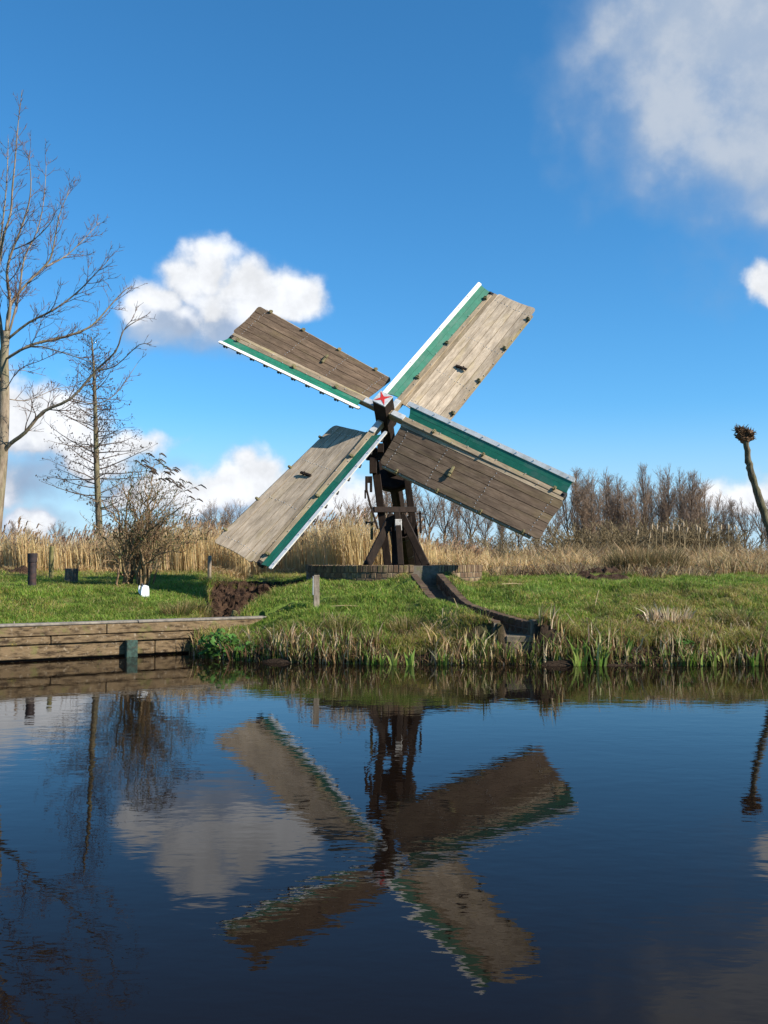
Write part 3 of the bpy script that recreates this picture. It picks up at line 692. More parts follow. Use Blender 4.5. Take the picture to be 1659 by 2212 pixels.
# ------------------------------------------------------------------ brick outlet channel
C0 = Vector((1.2, 17.2, .5))
chan = empty('brick_channel', C0, 'brick outlet channel running from the basin down to the water', 'channel')
def chan_pts(n):
    P = [Vector(p) for p in CHAN[1:]]; L = [0]
    for a, b in zip(P[:-1], P[1:]): L.append(L[-1] + (b - a).length)
    out = []
    for i in range(n):
        s = L[-1] * i / (n - 1)
        for k in range(len(P) - 1):
            if s <= L[k + 1] + 1e-6: out.append(P[k].lerp(P[k + 1], (s - L[k]) / (L[k + 1] - L[k]))); break
    for _ in range(3): out = [out[0]] + [(out[i - 1] + out[i] * 2 + out[i + 1]) / 4 for i in range(1, len(out) - 1)] + [out[-1]]
    return out
CP = chan_pts(27)
core = {1: MB(), -1: MB()}
for i in range(len(CP) - 1):
    a, b = CP[i], CP[i + 1]; d = (b - a); hd = Vector((d.x, d.y, 0)).normalized(); nrm = Vector((hd.y, -hd.x, 0)); dn = d.normalized(); upv = nrm.cross(dn)
    if upv.z < 0: upv = -upv
    for sd in (1, -1):
        if sd == -1 and i >= len(CP) - 2: continue
        c = (a + b) / 2 + nrm * (-sd * .26)
        for lv in (0, 1):
            me = brick_mesh('chan', .18, .14, .105, M['brick_ch'], .008)
            o = put('brick', me, chan, c - C0 + upv * (-.055 - .115 * lv + rnd.uniform(-.006, .006)) + nrm * (-sd * .004 * lv) + nrm * rnd.uniform(-.008, .008), Matrix((dn, nrm, upv)).transposed().to_euler(), ((d.length - .012) / .18 * rnd.uniform(.93, 1.0), 1, 1))
            o.rotation_euler.z += rnd.uniform(-.03, .03)
        core[sd].box(c + upv * -.19, dn, nrm, upv, d.length + .01, .12, .32)
for sd in (1, -1): core[sd].build('wall_core', M['mortar'], chan, C0)
mb = MB(); ch_v = []
for i, p in enumerate(CP):
    q = CP[min(i + 1, len(CP) - 1)] - CP[max(i - 1, 0)]; hd = Vector((q.x, q.y, 0)).normalized(); nrm = Vector((hd.y, -hd.x, 0)); ch_v += [p + nrm * -.21 + Vector((0, 0, -.225)), p + nrm * .21 + Vector((0, 0, -.225))]
mb.add(ch_v, [(2 * i, 2 * i + 1, 2 * i + 3, 2 * i + 2) for i in range(len(CP) - 1)]); mb.build('floor', M['brick_ch'], chan, C0)
a = pt(1092, 1373, 15.02); b = pt(1183, 1373, 15.02)
mb = MB(); mb.box((a + b) / 2 + Vector((0, .12, -.05)), (1, .0, 0), (0, 1, 0), (0, 0, 1), (b - a).length, .42, .10, .012); mb.build('slab', M['concrete'], chan, C0)
p = pt(1157, 1357, 15.06); mb = MB(); mb.box(p + Vector((0, .09, 0)), (1, .12, 0), (-.12, 1, 0), (0, 0, 1), .15, .16, .25, .015); mb.build('end_block', M['concrete'], chan, C0)

# ------------------------------------------------------------------ quay wall
QD = Vector((1, QB, 0)).normalized(); QN = Vector((QB, -1, 0)).normalized()     # along, towards the canal
Q0 = Vector((-5.75, 14.92, 0))
quay = empty('quay_wall', Q0, 'low plank quay wall with lichen on its boards, along the water at the left', 'quay wall')
def qseg(name, s0, s1, off, zc, hgt, th, m):
    mb = MB(); c = Q0 + QD * ((s0 + s1) / 2) + QN * off + Vector((0, 0, zc)); mb.box(c, QD, QN, Vector((0, 0, 1)), s1 - s0 - .008, th, hgt, .012)
    # rough upper arris
    return mb.build(name, m, quay, Q0)
cuts = [[-4.2, -1.3, 1.6, 4.75], [-4.2, -2.3, .75, 3.1, 4.7], [-4.2, -.9, 2.4, 4.7]]
for row, (zc, hgt, off, th) in enumerate(((.452, .150, .035, .06), (.308, .115, .02, .06), (.135, .21, -.012, .06))):
    for s0, s1 in zip(cuts[row][:-1], cuts[row][1:]): qseg('plank', s0, s1, off + rnd.uniform(-.006, .006), zc, hgt, th, M['quay'])
qseg('shade_backing', -4.2, 4.75, -.09, .1, .8, .05, M['timber'])  # dark board added behind the planks, stands for the shade in the gap
for s0, s1 in ((-4.2, -.6), (-.6, 2.1), (2.1, 4.8)): qseg('cap', s0, s1, -.06, .548, .04, .27, M['quay_cap'])
p = pt(283, 1408, 15.9); sp_ = (Vector((p.x, p.y, 0)) - Q0).dot(QD)
mb = MB(); mb.box(Q0 + QD * sp_ + QN * .09 + Vector((0, 0, .06)), QD, QN, Vector((0, 0, 1)), .18, .11, .40, .01); mb.build('mooring_post', M['algae'], quay, Q0)

# ------------------------------------------------------------------ small things on the lawn
def gz(px, Y): 
    x = (px - 829.5) / F_PX * Y; return Vector((x, Y, h1(x, Y)))
b = gz(71, 20.2)
o = empty('standpipe', b, 'dark rusty pipe with a wider collar standing on the left lawn', 'pipe')
mb = MB(); mb.tube([(0, 0, -.1), (0, 0, .58)], [.083, .083], 20); mb.build('pipe', M['rust'], o, smooth=False)
mb = MB(); mb.tube([(0, 0, .555), (0, 0, .56), (0, 0, .735), (0, 0, .74), (0, 0, .74), (0, 0, .66)], [.085, .095, .095, .09, .075, .073], 20); mb.build('collar', M['rust'], o)
b = gz(112, 23.0)
o = MB(); o.tube([(0, 0, -.1), (0, 0, .3), (.004, 0, .78), (.004, 0, .80)], [.058, .057, .055, .045], 12); tag(o.at('fence_post', M['post_mossy'], b), 'round mossy post between the rusty pipe and the stump', 'post', 'posts on the lawn')
b = gz(453, 25.0)
o = MB(); o.tube([(0, 0, -.1), (0, 0, .3), (.01, 0, .6), (.01, 0, .62)], [.048, .047, .045, .03], 10); tag(o.at('fence_post', M['post'], b), 'slim grey round post on the grass behind the ditch', 'post', 'posts on the lawn')
b = gz(684, 17.0)
o = empty('square_post', b, 'squared grey post with a metal plate on the mound before the basin', 'post', 'posts on the lawn')
mb = MB(); mb.box((0, 0, .24), (.97, .1, 0), (-.1, .97, 0), (0, 0, 1), .10, .085, .76, .006); mb.build('post', M['post'], o)
mb = MB(); mb.box((-.058, -.01, .44), (.97, .1, 0), (-.1, .97, 0), (0, 0, 1), .014, .075, .32, .003); mb.build('metal_plate', M['grey_paint'], o)
b = gz(155, 22.0)
o = empty('tree_stump', b, 'short cut tree stump with thin dead shoots on the left lawn', 'stump')
mb = MB(); mb.tube([(0, 0, -.1), (0, 0, .02), (0.01, 0, .2), (0.01, 0, .31), (.01, 0, .33)], [.17, .15, .14, .145, .12], 14); mb.build('trunk', M['stump'], o)
for k in range(9):
    a = rnd.uniform(0, 6.28); mb = MB(); mb.tube([(.13 * math.cos(a), .13 * math.sin(a), .2), (.16 * math.cos(a), .15 * math.sin(a), .4), (.22 * math.cos(a), .2 * math.sin(a), rnd.uniform(.5, .75))], [.006, .005, .002], 4); mb.build('shoot', M['bark_bush'], o)
# white jerry can by the bush
b = gz(313, 19.4)
o = empty('jerry_can', b, 'white plastic jerry can standing by the foot of the bush', 'jerry can'); o.scale = (.85, .85, .9); o.rotation_euler.z = .35
mb = MB(); prof = [(-.09, -.02), (.10, -.02), (.105, .02), (.10, .17), (.085, .225), (.02, .25), (-.035, .245), (-.065, .20), (-.085, .12)]
vs = [(x, -.07, z) for x, z in prof] + [(x, .07, z) for x, z in prof]; n = len(prof)
vs = [(x * (.86), -.085, .02 + z * .9) for x, z in prof] + vs + [(x * .86, .085, .02 + z * .9) for x, z in prof]
fs = [tuple(range(n))] + [(k * n + (i + 1) % n, k * n + i, (k + 1) * n + i, (k + 1) * n + (i + 1) % n) for k in range(3) for i in range(n)] + [tuple(range(4 * n - 1, 3 * n - 1, -1))]
mb.add(vs, fs); mb.build('body', M['plastic'], o)
mb = MB(); mb.tube([(-.10, -.0, .24), (-.115, 0, .20), (-.12, 0, .13), (-.10, 0, .06)], [.017, .017, .017, .017], 8); mb.build('handle', M['plastic'], o)
mb = MB(); mb.tube([(-.045, 0, .235), (-.06, 0, .28)], [.028, .028], 10); mb.build('screw_cap', M['jug_dark'], o)
# stub in the ditch mouth and stakes behind the quay
b = gz(503, 17.9); b.z = .36
tag(MB().tube([(0, 0, -.1), (.02, 0, .15), (.05, 0, .26), (.055, 0, .27)], [.055, .055, .05, .035], 9).at('ditch_stake', M['post_mossy'], b), 'short yellowish stake in the mouth of the ditch', 'stake')
for px, hgt, lean, lab in ((50, .17, .01, 'thin pale stick upright behind the quay cap at the far left'), (116, .14, -.06, 'leaning pale stick behind the quay cap, right of the upright one')):
    x = (px - 829.5) / F_PX * 15.6; y = float(Yq(x)) + .28; b = Vector((x, y, h1(x, y)))
    tag(MB().tube([(0, 0, -.05), (lean * .4, 0, hgt * .5), (lean, 0, hgt)], [.012, .011, .008], 6).at('stick', M['post'], b), lab, 'stick')
# ------------------------------------------------------------------ branch and blade builders
def seg_mesh(name, segs, ns, m):
    """many tapered branch pieces as one mesh; segs rows: p0 p1 r0 r1"""
    S = np.array(segs, float); p0, p1, r0, r1 = S[:, 0:3], S[:, 3:6], S[:, 6], S[:, 7]
    d = p1 - p0; d /= np.maximum(np.linalg.norm(d, axis=1, keepdims=True), 1e-9)
    ref = np.where(np.abs(d[:, 2:3]) < .9, np.array([[0, 0, 1.0]]), np.array([[1.0, 0, 0]]))
    a = np.cross(d, ref); a /= np.linalg.norm(a, axis=1, keepdims=True); b = np.cross(d, a)
    th = np.arange(ns) * 2 * np.pi / ns
    off = a[:, None, :] * np.cos(th)[None, :, None] + b[:, None, :] * np.sin(th)[None, :, None]
    V = np.concatenate([p0[:, None] + off * r0[:, None, None], p1[:, None] + off * r1[:, None, None]], 1).reshape(-1, 3)
    k = np.arange(ns); q = np.stack([k, (k + 1) % ns, ns + (k + 1) % ns, ns + k], -1)
    Q = (q[None] + (np.arange(len(S)) * 2 * ns)[:, None, None]).reshape(-1, 4)
    return np_mesh(name, V, quads=Q, mat=m, smooth=True)

def rv(rg, s=1.0): return Vector((rg.gauss(0, s), rg.gauss(0, s), rg.gauss(0, s)))
def limb(segs, p, d, L, r0, r1, rg, nseg=5, wob=.12, up=.0, out=None):
    """wandering branch; returns its points"""
    d = d.normalized(); pts = [p.copy()]
    for i in range(nseg):
        d = (d + rv(rg, wob) + Vector((0, 0, up))).normalized(); q = p + d * (L / nseg)
        a = r0 + (r1 - r0) * i / nseg; b = r0 + (r1 - r0) * (i + 1) / nseg
        segs.append((*p, *q, a, b)); p = q; pts.append(p.copy())
    return pts
def branchlets(segs, pts, r, rg, gap, Lmin, Lmax, lvl, up=.12, wob=.14, spread=(.5, 1.0), start=.15, shrink=.45, rmin=.003, pair=False, tips=None):
    """side shoots along a run of points, recursively"""
    tot = sum((b - a).length for a, b in zip(pts[:-1], pts[1:])); s = tot * start + rg.uniform(0, gap)
    while s < tot:
        acc = 0
        for a, b in zip(pts[:-1], pts[1:]):
            l = (b - a).length
            if acc + l >= s: break
            acc += l
        p = a.lerp(b, min(1, (s - acc) / max(l, 1e-6))); ax = (b - a).normalized()
        sd = ax.cross(rv(rg)).normalized()
        for k in ((1, -1) if pair and rg.random() < .6 else (1,)):
            ang = rg.uniform(*spread); d = ax * math.cos(ang) + sd * k * math.sin(ang)
            L = rg.uniform(Lmin, Lmax) * (1 - .55 * s / tot); rr = max(rmin, min(r * .7, L * .012 + rmin * .5))
            q = limb(segs, p, d, L, rr, rmin * .7, rg, 4 if L > .4 else 3, wob, up)
            if tips is not None: tips.append((q[-1], (q[-1] - q[-2]).normalized()))
            if lvl > 1: branchlets(segs, q, rr, rg, gap * shrink * 1.2, Lmin * shrink, Lmax * shrink, lvl - 1, up, wob, spread, .2, shrink, rmin, pair, tips)
        s += gap * rg.uniform(.6, 1.4)

def blade_mesh(name, P, hgt, wid, az_, lean, bend, C0_, C1_, m=None):
    """curved grass blades: base P, height, width, direction of lean, lean and bend (fractions of height), colours root / tip"""
    n = len(P); dx, dy = np.cos(az_), np.sin(az_); fa = NR.rand(n) * 6.283; sx, sy = np.cos(fa), np.sin(fa)
    V = np.zeros((n, 5, 3)); w = wid / 2
    mid = P + np.stack([dx * hgt * lean * .5, dy * hgt * lean * .5, hgt * .58], -1)
    tip = P + np.stack([dx * hgt * (lean + bend), dy * hgt * (lean + bend), hgt * np.sqrt(np.clip(1 - .6 * (lean + bend) ** 2, .05, 1))], -1)
    S = np.stack([sx * w, sy * w, 0 * w], -1)
    V[:, 0] = P - S; V[:, 1] = P + S; V[:, 2] = mid - S * .8; V[:, 3] = mid + S * .8; V[:, 4] = tip
    k = np.arange(n)[:, None] * 5; Q = k + np.array([[0, 1, 3, 2]]); T_ = k + np.array([[2, 3, 4]])
    C = np.zeros((n, 5, 3)); C[:, :2] = C0_[:, None]; C[:, 2:4] = (.45 * C0_ + .55 * C1_)[:, None]; C[:, 4] = C1_
    return np_mesh(name, V.reshape(-1, 3), quads=Q, tris=T_, col=C.reshape(-1, 3), mat=m or M['leaf'])
def colmix(n, cols, wts):
    i = NR.choice(len(cols), n, p=np.array(wts) / sum(wts)); c = np.array(cols)[i]
    return c * (.75 + .5 * NR.rand(n, 1)) * (.93 + .14 * NR.rand(n, 3))

# ------------------------------------------------------------------ turf
def turf():
    n = 600000
    u = NR.rand(n); Y = 14.6 + 15.5 * u ** 1.5; X = (NR.rand(n) * 2 - 1) * (Y * .40 + 1.5)
    s = (Y - Yq(X)) / 1.177; b = Y - Yw(X); cd, _ = chan_near(X, Y)
    dd = np.abs(X - ditch_x(Y)); rr = np.hypot(X - RING.x, Y - RING.y)
    left = (X < ditch_x(Y)) & (s > .27)
    right = (X >= ditch_x(Y) - .05) & (b > .25) & ((s > .2) | (s < -.12))
    ok = (left | right) & ((cd > .35) | (Y < 14.9) | ((cd > .21) & (Y > 15.6) & (Y < 17.2) & (X < np.interp(Y, [15.0, 15.7, 17.2, 17.9], [2.02, 1.68, 1.164, 1.045])))) & (rr > RR + .02) & ~((dd < ditch_w(Y) + .06) & (Y < 21.3) & (Y > 16.8))
    n1 = vn(X, Y, 1.3) * .55 + vn(X, Y, 3.7) * .45; n2 = vn(X + 50, Y, .8); n3 = vn(X, Y + 40, 7)
    far = sstep(22, 28, Y + 3 * (n2 - .5))
    ok &= NR.rand(n) > far * .55
    bare = sstep(.70, .80, vn(X + 7, Y + 3, 1.6) * .65 + vn(X, Y, 6.) * .35); ok &= NR.rand(n) > bare * .8
    X, Y, n1, n2, n3, b, dd, far, left = [q[ok] for q in (X, Y, n1, n2, n3, b, dd, far, left)]; n = len(X)
    Z = H(X, Y); P = np.stack([X, Y, Z - .01], -1)
    h = (.045 + .055 * NR.rand(n)) * (1 + .9 * sstep(.55, .8, n1)); 
    edge = (1 - sstep(.2, 1.4, b)) * (~left); h *= 1 + .7 * edge
    de = (1 - sstep(.05, .4, dd - ditch_w(Y))) * (Y < 21.5); h *= 1 + 1.0 * de
    h *= 1 + .3 * far
    c = colmix(n, [(.17, .27, .035), (.22, .32, .045), (.125, .215, .028), (.34, .35, .085)], [4, 4, 2.6, 2])
    rb = sstep(2.2, 4.0, X) * (1 - sstep(2.0, 4.5, b)); yel = np.clip(sstep(.42, .72, n2 * .6 + vn(X, Y + 20, 2.4) * .4) * (.6 + .3 * rb) + .12 + rb * .42 + edge * .26 + de * .45 + far * .4, 0, .85)
    pick = NR.rand(n) < yel; cy = colmix(n, [(.33, .29, .06), (.48, .37, .17), (.34, .23, .09), (.24, .25, .05)], [3, 2.2, 1.8, 2.2]); c[pick] = cy[pick]
    pt_ = vn(X, Y, 1.9) * .4 + vn(X + 3, Y, 4.5) * .35 + vn(X, Y + 8, 9.) * .25; c = c * (.42 + 1.05 * pt_)[:, None]
    az_ = NR.rand(n) * 6.283; lean = .1 + .5 * NR.rand(n); bend = .1 + .5 * NR.rand(n)
    me = blade_mesh('grass', P, h, .006 + .006 * NR.rand(n) + .0004 * Y * 0, az_, lean, bend, c * .8, c * 1.15)
    tag(link('grass', me), 'short green turf covering lawn, mound and bank', 'grass', kind='stuff')
turf()

def fringe():
    """dead stalks, sedge and fallen leaves along the waterline"""
    n = 9000
    X = -3.15 + NR.rand(n) * 10.6; b = -.10 + .62 * NR.rand(n) ** 2.0; Y = Yw(X) + b
    cd, _ = chan_near(X, Y); ok = (cd > .33) & (NR.rand(n) < .35 + .65 * vn(X, Y, 2.2)) & ~((X > 1.75) & (X < 2.5) & (b > .1) & (b < .6))
    X, Y, b = X[ok], Y[ok], b[ok]; n = len(X)
    Z = np.maximum(H(X, Y), -.03); P = np.stack([X, Y, Z - .02], -1)
    h = (.08 + .32 * NR.rand(n) ** 2.4) * (.45 + 1.1 * vn(X, 0 * Y, 1.7)) * (1 - .35 * sstep(.2, .7, b))
    c = colmix(n, [(.36, .25, .11), (.20, .115, .05), (.50, .38, .21), (.10, .055, .028), (.12, .20, .03), (.20, .22, .05)], [1.8, 2.4, .7, 2.6, 3.4, 2.4])
    az_ = NR.rand(n) * 6.283; lean = .05 + .7 * NR.rand(n) ** 2; bend = .6 * NR.rand(n)
    me = blade_mesh('bank_fringe', P, h, .008 + .018 * NR.rand(n) ** 2, az_, lean, bend, c * .8, c)
    tag(link('bank_fringe', me), 'dead sedge and broken stalks along the foot of the bank', 'sedge', kind='stuff')
    n = 2300; X = -3.1 + NR.rand(n) * 10.5; b = -.10 + .45 * NR.rand(n) ** 1.4; Y = Yw(X) + b; cd, _ = chan_near(X, Y); ok = (cd > .3) & (vn(X, 0 * X, 2.3) * .6 + vn(X, 0 * X + 3, 6.) * .4 > .42); X, Y = X[ok], Y[ok]; n = len(X)
    P = np.stack([X, Y, np.maximum(H(X, Y), -.04) - .02], -1); c = colmix(n, [(.64, .51, .31), (.48, .33, .16), (.24, .13, .06), (.28, .32, .08), (.17, .25, .04)], [3, 2.6, 2.0, 1.3, 1.0])
    me = blade_mesh('broken_stalks', P, .12 + .30 * NR.rand(n) ** 1.5, .014 + .018 * NR.rand(n), NR.rand(n) * 6.283, .05 + .45 * NR.rand(n) ** 2, .35 * NR.rand(n) ** 2, c * .85, c)
    tag(link('broken_stalks', me), 'upright straw and yellow-green reed blades at the waterline', 'reed blades', kind='stuff')
    n = 420; X = -6.5 + NR.rand(n) * 12.5; dd_ = NR.rand(n) ** 2.2; Y = np.where(X < -3.2, Yq(X) - .12, Yw(X) - .05) - dd_ * 1.6; P = np.stack([X, Y, np.full(n, .006)], -1); a = NR.rand(n) * 6.283; L = .02 + .09 * NR.rand(n) ** 2; w = .006 + .012 * NR.rand(n)
    u = np.stack([np.cos(a), np.sin(a), 0 * a], -1) * (L / 2)[:, None]; v = np.stack([-np.sin(a), np.cos(a), 0 * a], -1) * (w / 2)[:, None]
    V = np.stack([P - u, P - v, P + u, P + v], 1).reshape(-1, 3); c = np.repeat(colmix(n, [(.45, .36, .2), (.25, .16, .08), (.2, .24, .06)], [2, 2, 1]), 4, 0)
    tag(link('floating_litter', np_mesh('floating_litter', V, quads=np.arange(4 * n).reshape(-1, 4), col=c, mat=M['leaf'])), 'bits of leaf and straw floating on the water near the bank', 'litter', kind='stuff')
    # flattened litter
    n = 1000; X = -3.0 + NR.rand(n) * 9.0; Y = Yw(X) + .15 + 1.0 * NR.rand(n); cd, _ = chan_near(X, Y); ok = (cd > .4) & (vn(X, Y, 1.9) > .5); X, Y = X[ok], Y[ok]; n = len(X)
    P = np.stack([X, Y, H(X, Y) + .015 + .04 * NR.rand(n)], -1); c = colmix(n, [(.34, .25, .13), (.22, .14, .07), (.44, .35, .21)], [3, 2, 1])
    me = blade_mesh('straw_litter', P, .12 + .25 * NR.rand(n), .008 + .007 * NR.rand(n), NR.rand(n) * 6.283, .75 + .2 * NR.rand(n), .3 + .2 * NR.rand(n), c, c)
    tag(link('straw_litter', me), 'flattened straw lying on the bank above the water', 'straw', kind='stuff')
fringe()

# ------------------------------------------------------------------ reeds and rough growth behind the mill
def reeds():
    n = 47000
    px = -260 + NR.rand(n) * 1320; Y = 29.2 + 9 * NR.rand(n) ** 1.3; Y = Y + 1.2 * (vn(px / 60., 0 * px, 1.0) - .5) - sstep(560, 760, px) * 3.0 * (1 - sstep(880, 1000, px))
    X = (px - 829.5) / F_PX * Y
    hh = np.interp(px, [-150, 0, 60, 130, 250, 420, 600, 700, 760, 850, 930, 1060], [1.3, 1.3, 1.5, 1.2, 1.65, 1.5, 1.3, 1.6, 1.8, 1.55, 1.15, .9])
    h = hh * (.50 + .55 * NR.rand(n) ** .8) * (.62 + .62 * vn(X, Y, .6)) * (.9 + .2 * vn(X, Y, 2.4))
    P = np.stack([X, Y, H(X, Y) - .03], -1)
    c = colmix(n, [(.66, .50, .25), (.58, .42, .20), (.72, .58, .33), (.46, .32, .15)], [4, 3, 2.4, 1])
    az_ = NR.normal(2.7, .9, n); lean = .03 + .14 * NR.rand(n); bend = .02 + .16 * NR.rand(n) ** 2
    me = blade_mesh('reed_bed', P, h, .011 + .009 * NR.rand(n), az_, lean, bend, c * .85, c)
    tag(link('reed_bed', me), 'tall golden dead reeds in a belt behind the meadow', 'reeds', kind='stuff')
    # plumes
    k = NR.rand(n) < .10; Pp = P[k].copy(); hk = h[k]; Pp[:, 0] += np.cos(az_[k]) * hk * (lean + bend)[k] * .93; Pp[:, 1] += np.sin(az_[k]) * hk * (lean + bend)[k] * .93; Pp[:, 2] += hk * .93
    Pp = np.repeat(Pp, 3, 0); m_ = len(Pp); c = colmix(m_, [(.46, .30, .18), (.54, .38, .24), (.38, .25, .16)], [1, 1, 1])
    me = blade_mesh('reed_plumes', Pp, .14 + .16 * NR.rand(m_), .025 + .02 * NR.rand(m_), NR.normal(.2, .5, m_), .3 + .3 * NR.rand(m_), .3 + .5 * NR.rand(m_), c, c)
    tag(link('reed_plumes', me), 'brown feathery plumes on top of the reed belt', 'plumes', kind='stuff')
    # rough brown growth to the right and low growth at the foot of the reeds
    n = 60000
    px = -150 + NR.rand(n) * 2000; front = np.interp(px, [-150, 400, 650, 900, 1100, 1300, 1500, 1850], [28.6, 28.8, 27.4, 26.2, 25.2, 25.0, 24.6, 24.6]); dep = np.interp(px, [-150, 800, 1000, 1850], [2.5, 2.5, 9, 12])
    Y = front + dep * NR.rand(n) + 1.0 * (vn(px / 40., 0 * px) - .5); X = (px - 829.5) / F_PX * Y
    hh = np.interp(px, [-150, 700, 900, 1000, 1200, 1400, 1659, 1850], [.3, .35, .5, .62, .62, .58, .6, .6]); t = vn(X, Y, .9) * .6 + vn(X, Y, 2.2) * .4
    h = hh * (.35 + 1.0 * t) * (.5 + .7 * NR.rand(n)) * (1 + .35 * sstep(front + 3, front + 9, Y)); P = np.stack([X, Y, H(X, Y) - .02], -1)
    c = colmix(n, [(.44, .29, .13), (.56, .41, .21), (.28, .165, .075), (.17, .19, .045), (.64, .50, .28)], [4, 3, 2.0, .9, 1.4])
    dk = vn(X + 9, Y, .55)[:, None]; c = c * (.65 + .85 * dk)
    az_ = NR.rand(n) * 6.283; lean = .15 + .55 * NR.rand(n); bend = .1 + .6 * NR.rand(n)
    me = blade_mesh('rough_grass', P, h, .012 + .012 * NR.rand(n), az_, lean, bend, c * .85, c)
    tag(link('rough_grass', me), 'matted brown rough grass and broken reed beyond the meadow', 'rough grass', kind='stuff')
    # far field to the horizon
    n = 26000; Y = 37 + 70 * NR.rand(n) ** 1.4; X = (NR.rand(n) * 2 - 1) * Y * .46; P = np.stack([X, Y, H(X, Y) - .03], -1)
    c = colmix(n, [(.36, .25, .12), (.26, .17, .085), (.44, .33, .18)], [3, 2, 1.5]); h = .7 + .6 * NR.rand(n)
    me = blade_mesh('far_reeds', P, h, .04 + .05 * NR.rand(n), NR.rand(n) * 6.28, .1 + .3 * NR.rand(n), .1 + .3 * NR.rand(n), c * .9, c)
    tag(link('far_reeds', me), 'distant low reed field under the tree line', 'reeds', kind='stuff')
reeds()

def clump(name, px, Y, n, rad, h0, h1_, w, cols, wts, label, cat, group=None, lean=.25, bend=.3, zoff=0.0, yr=None):
    x = (px - 829.5) / F_PX * Y; z = max(h1(x, Y), -.05) + zoff; a = NR.rand(n) * 6.283; r = rad * np.sqrt(NR.rand(n))
    P = np.stack([np.cos(a) * r, np.sin(a) * r * (yr or 1), np.zeros(n)], -1)
    zz = np.maximum(H(P[:, 0] + x, P[:, 1] + Y), -.06) - z; P[:, 2] = zz - .02
    c = colmix(n, cols, wts)
    me = blade_mesh(name, P, h0 + (h1_ - h0) * NR.rand(n), w * (.7 + .6 * NR.rand(n)), a + NR.normal(0, .6, n), lean * (.3 + NR.rand(n)) * (.3 + r / rad), bend * NR.rand(n), c * .9, c)
    return tag(link(name, me, None, (x, Y, z)), label, cat, group)
# fresh iris at the water's edge
IR = [(478, 15.62), (520, 15.35), (700, 14.95), (802, 14.68), (822, 14.66), (848, 14.62), (884, 14.6), (955, 14.62), (1035, 14.85), (1078, 14.8), (1249, 14.55), (1288, 14.52), (1345, 14.62), (1478, 14.5), (1503, 14.5), (1535, 14.48), (1560, 14.55), (1625, 14.48)]
ORD = ['first', 'second', 'third', 'fourth', 'fifth', 'sixth', 'seventh', 'eighth', 'ninth', 'tenth', 'eleventh', 'twelfth', 'thirteenth', 'fourteenth', 'fifteenth', 'sixteenth', 'seventeenth', 'eighteenth', 'nineteenth', 'twentieth']
for i, (px, Y) in enumerate(IR):
    big = px in (478, 1035, 1249, 1288)
    clump('iris_clump', px, Y, 18 if big else 10, .12 if big else .06, .2, .46 if big else .36, .042, [(.17, .28, .045), (.27, .35, .08), (.11, .19, .03), (.48, .40, .18)], [3, 2.4, 1.5, .9],
          'fresh green iris leaves at the water\'s edge, %s clump from the left' % ORD[i], 'iris', 'iris clumps along the bank', .22, .22)
clump('cut_reed_clump', 1440, 15.9, 120, .36, .10, .36, .026, [(.68, .55, .36), (.55, .41, .25), (.36, .23, .12)], [3, 2, 1.2], 'clump of cut pale reed stems on the right bank', 'reeds', None, .35, .2, 0, .5)
clump('sedge_tussock', 1392, 25.6, 1500, .95, .45, .92, .014, [(.20, .135, .06), (.13, .10, .045), (.28, .20, .09), (.10, .11, .035)], [3, 2, 2, 1.2], 'dense brown-green sedge tussock beside the peat heaps', 'tussock', None, .3, .25, 0, .6)
for i, (px, Y, lab) in enumerate(((428, 18.6, 'yellowish grass tussock on the lawn edge left of the ditch'), (385, 18.0, 'green and straw tussock on the lawn edge nearest the quay'), (462, 22.3, 'thin rush tuft above the head of the ditch'), (742, 15.6, 'low brown tussock on the slope left of the channel'), (875, 15.9, 'spiky straw tussock on the slope beside the channel'), (1588, 15.9, 'shaggy straw tussock at the right end of the bank'))):
    clump('grass_tussock', px, Y, 420, .26, .12, .34, .010, [(.18, .17, .04), (.28, .20, .08), (.10, .14, .025), (.36, .27, .13)], [3, 2.5, 2, 1], lab, 'tussock', 'grass tussocks', .6, .5)
# broad-leaved plants at the left end of the bank
def leafy(px, Y, n, rad, hmax, label):
    x = (px - 829.5) / F_PX * Y; z = max(h1(x, Y), 0.0); V = []; T_ = []; C = []
    for i in range(n):
        a = NR.rand() * 6.28; r = rad * math.sqrt(NR.rand()); p = Vector((math.cos(a) * r, math.sin(a) * r * .6, NR.rand() * hmax * (1 - .4 * r / rad)))
        nn = Vector((NR.normal(0, .5), NR.normal(-.4, .4), 1)).normalized(); u = nn.cross(Vector((math.cos(a * 3), math.sin(a * 3), .1))).normalized(); w = nn.cross(u); s = .022 + .03 * NR.rand(); b = len(V)
        V += [p + u * s * 1.2, p + u * s * .5 + w * s * .8, p - u * s * .6 + w * s * .6, p - u * s, p - u * s * .6 - w * s * .6, p + u * s * .5 - w * s * .8, p + nn * s * .15]
        V += [Vector((p.x * .25 - .004, p.y * .25, -.03)), Vector((p.x * .25 + .004, p.y * .25, -.03))]
        T_ += [(b + k, b + (k + 1) % 6, b + 6) for k in range(6)] + [(b + 7, b + 8, b + 3)]; c = np.array([.07, .16, .028]) * (.7 + .9 * NR.rand()); C += [c] * 9
    me = np_mesh('leafy_plant', np.array([tuple(v) for v in V]), tris=np.array(T_), col=np.array(C), mat=M['leaf'])
    tag(link('leafy_plant', me, None, (x, Y, z)), label, 'plant', 'broad-leaved plants on the bank')
leafy(478, 15.6, 260, .34, .42, 'bushy broad-leaved green plant where bank and quay meet'); leafy(540, 15.35, 170, .2, .2, 'low broad-leaved plant right of the bushy one by the quay')
leafy(1470, 14.9, 110, .16, .18, 'low broad-leaved plant among the irises on the right bank')
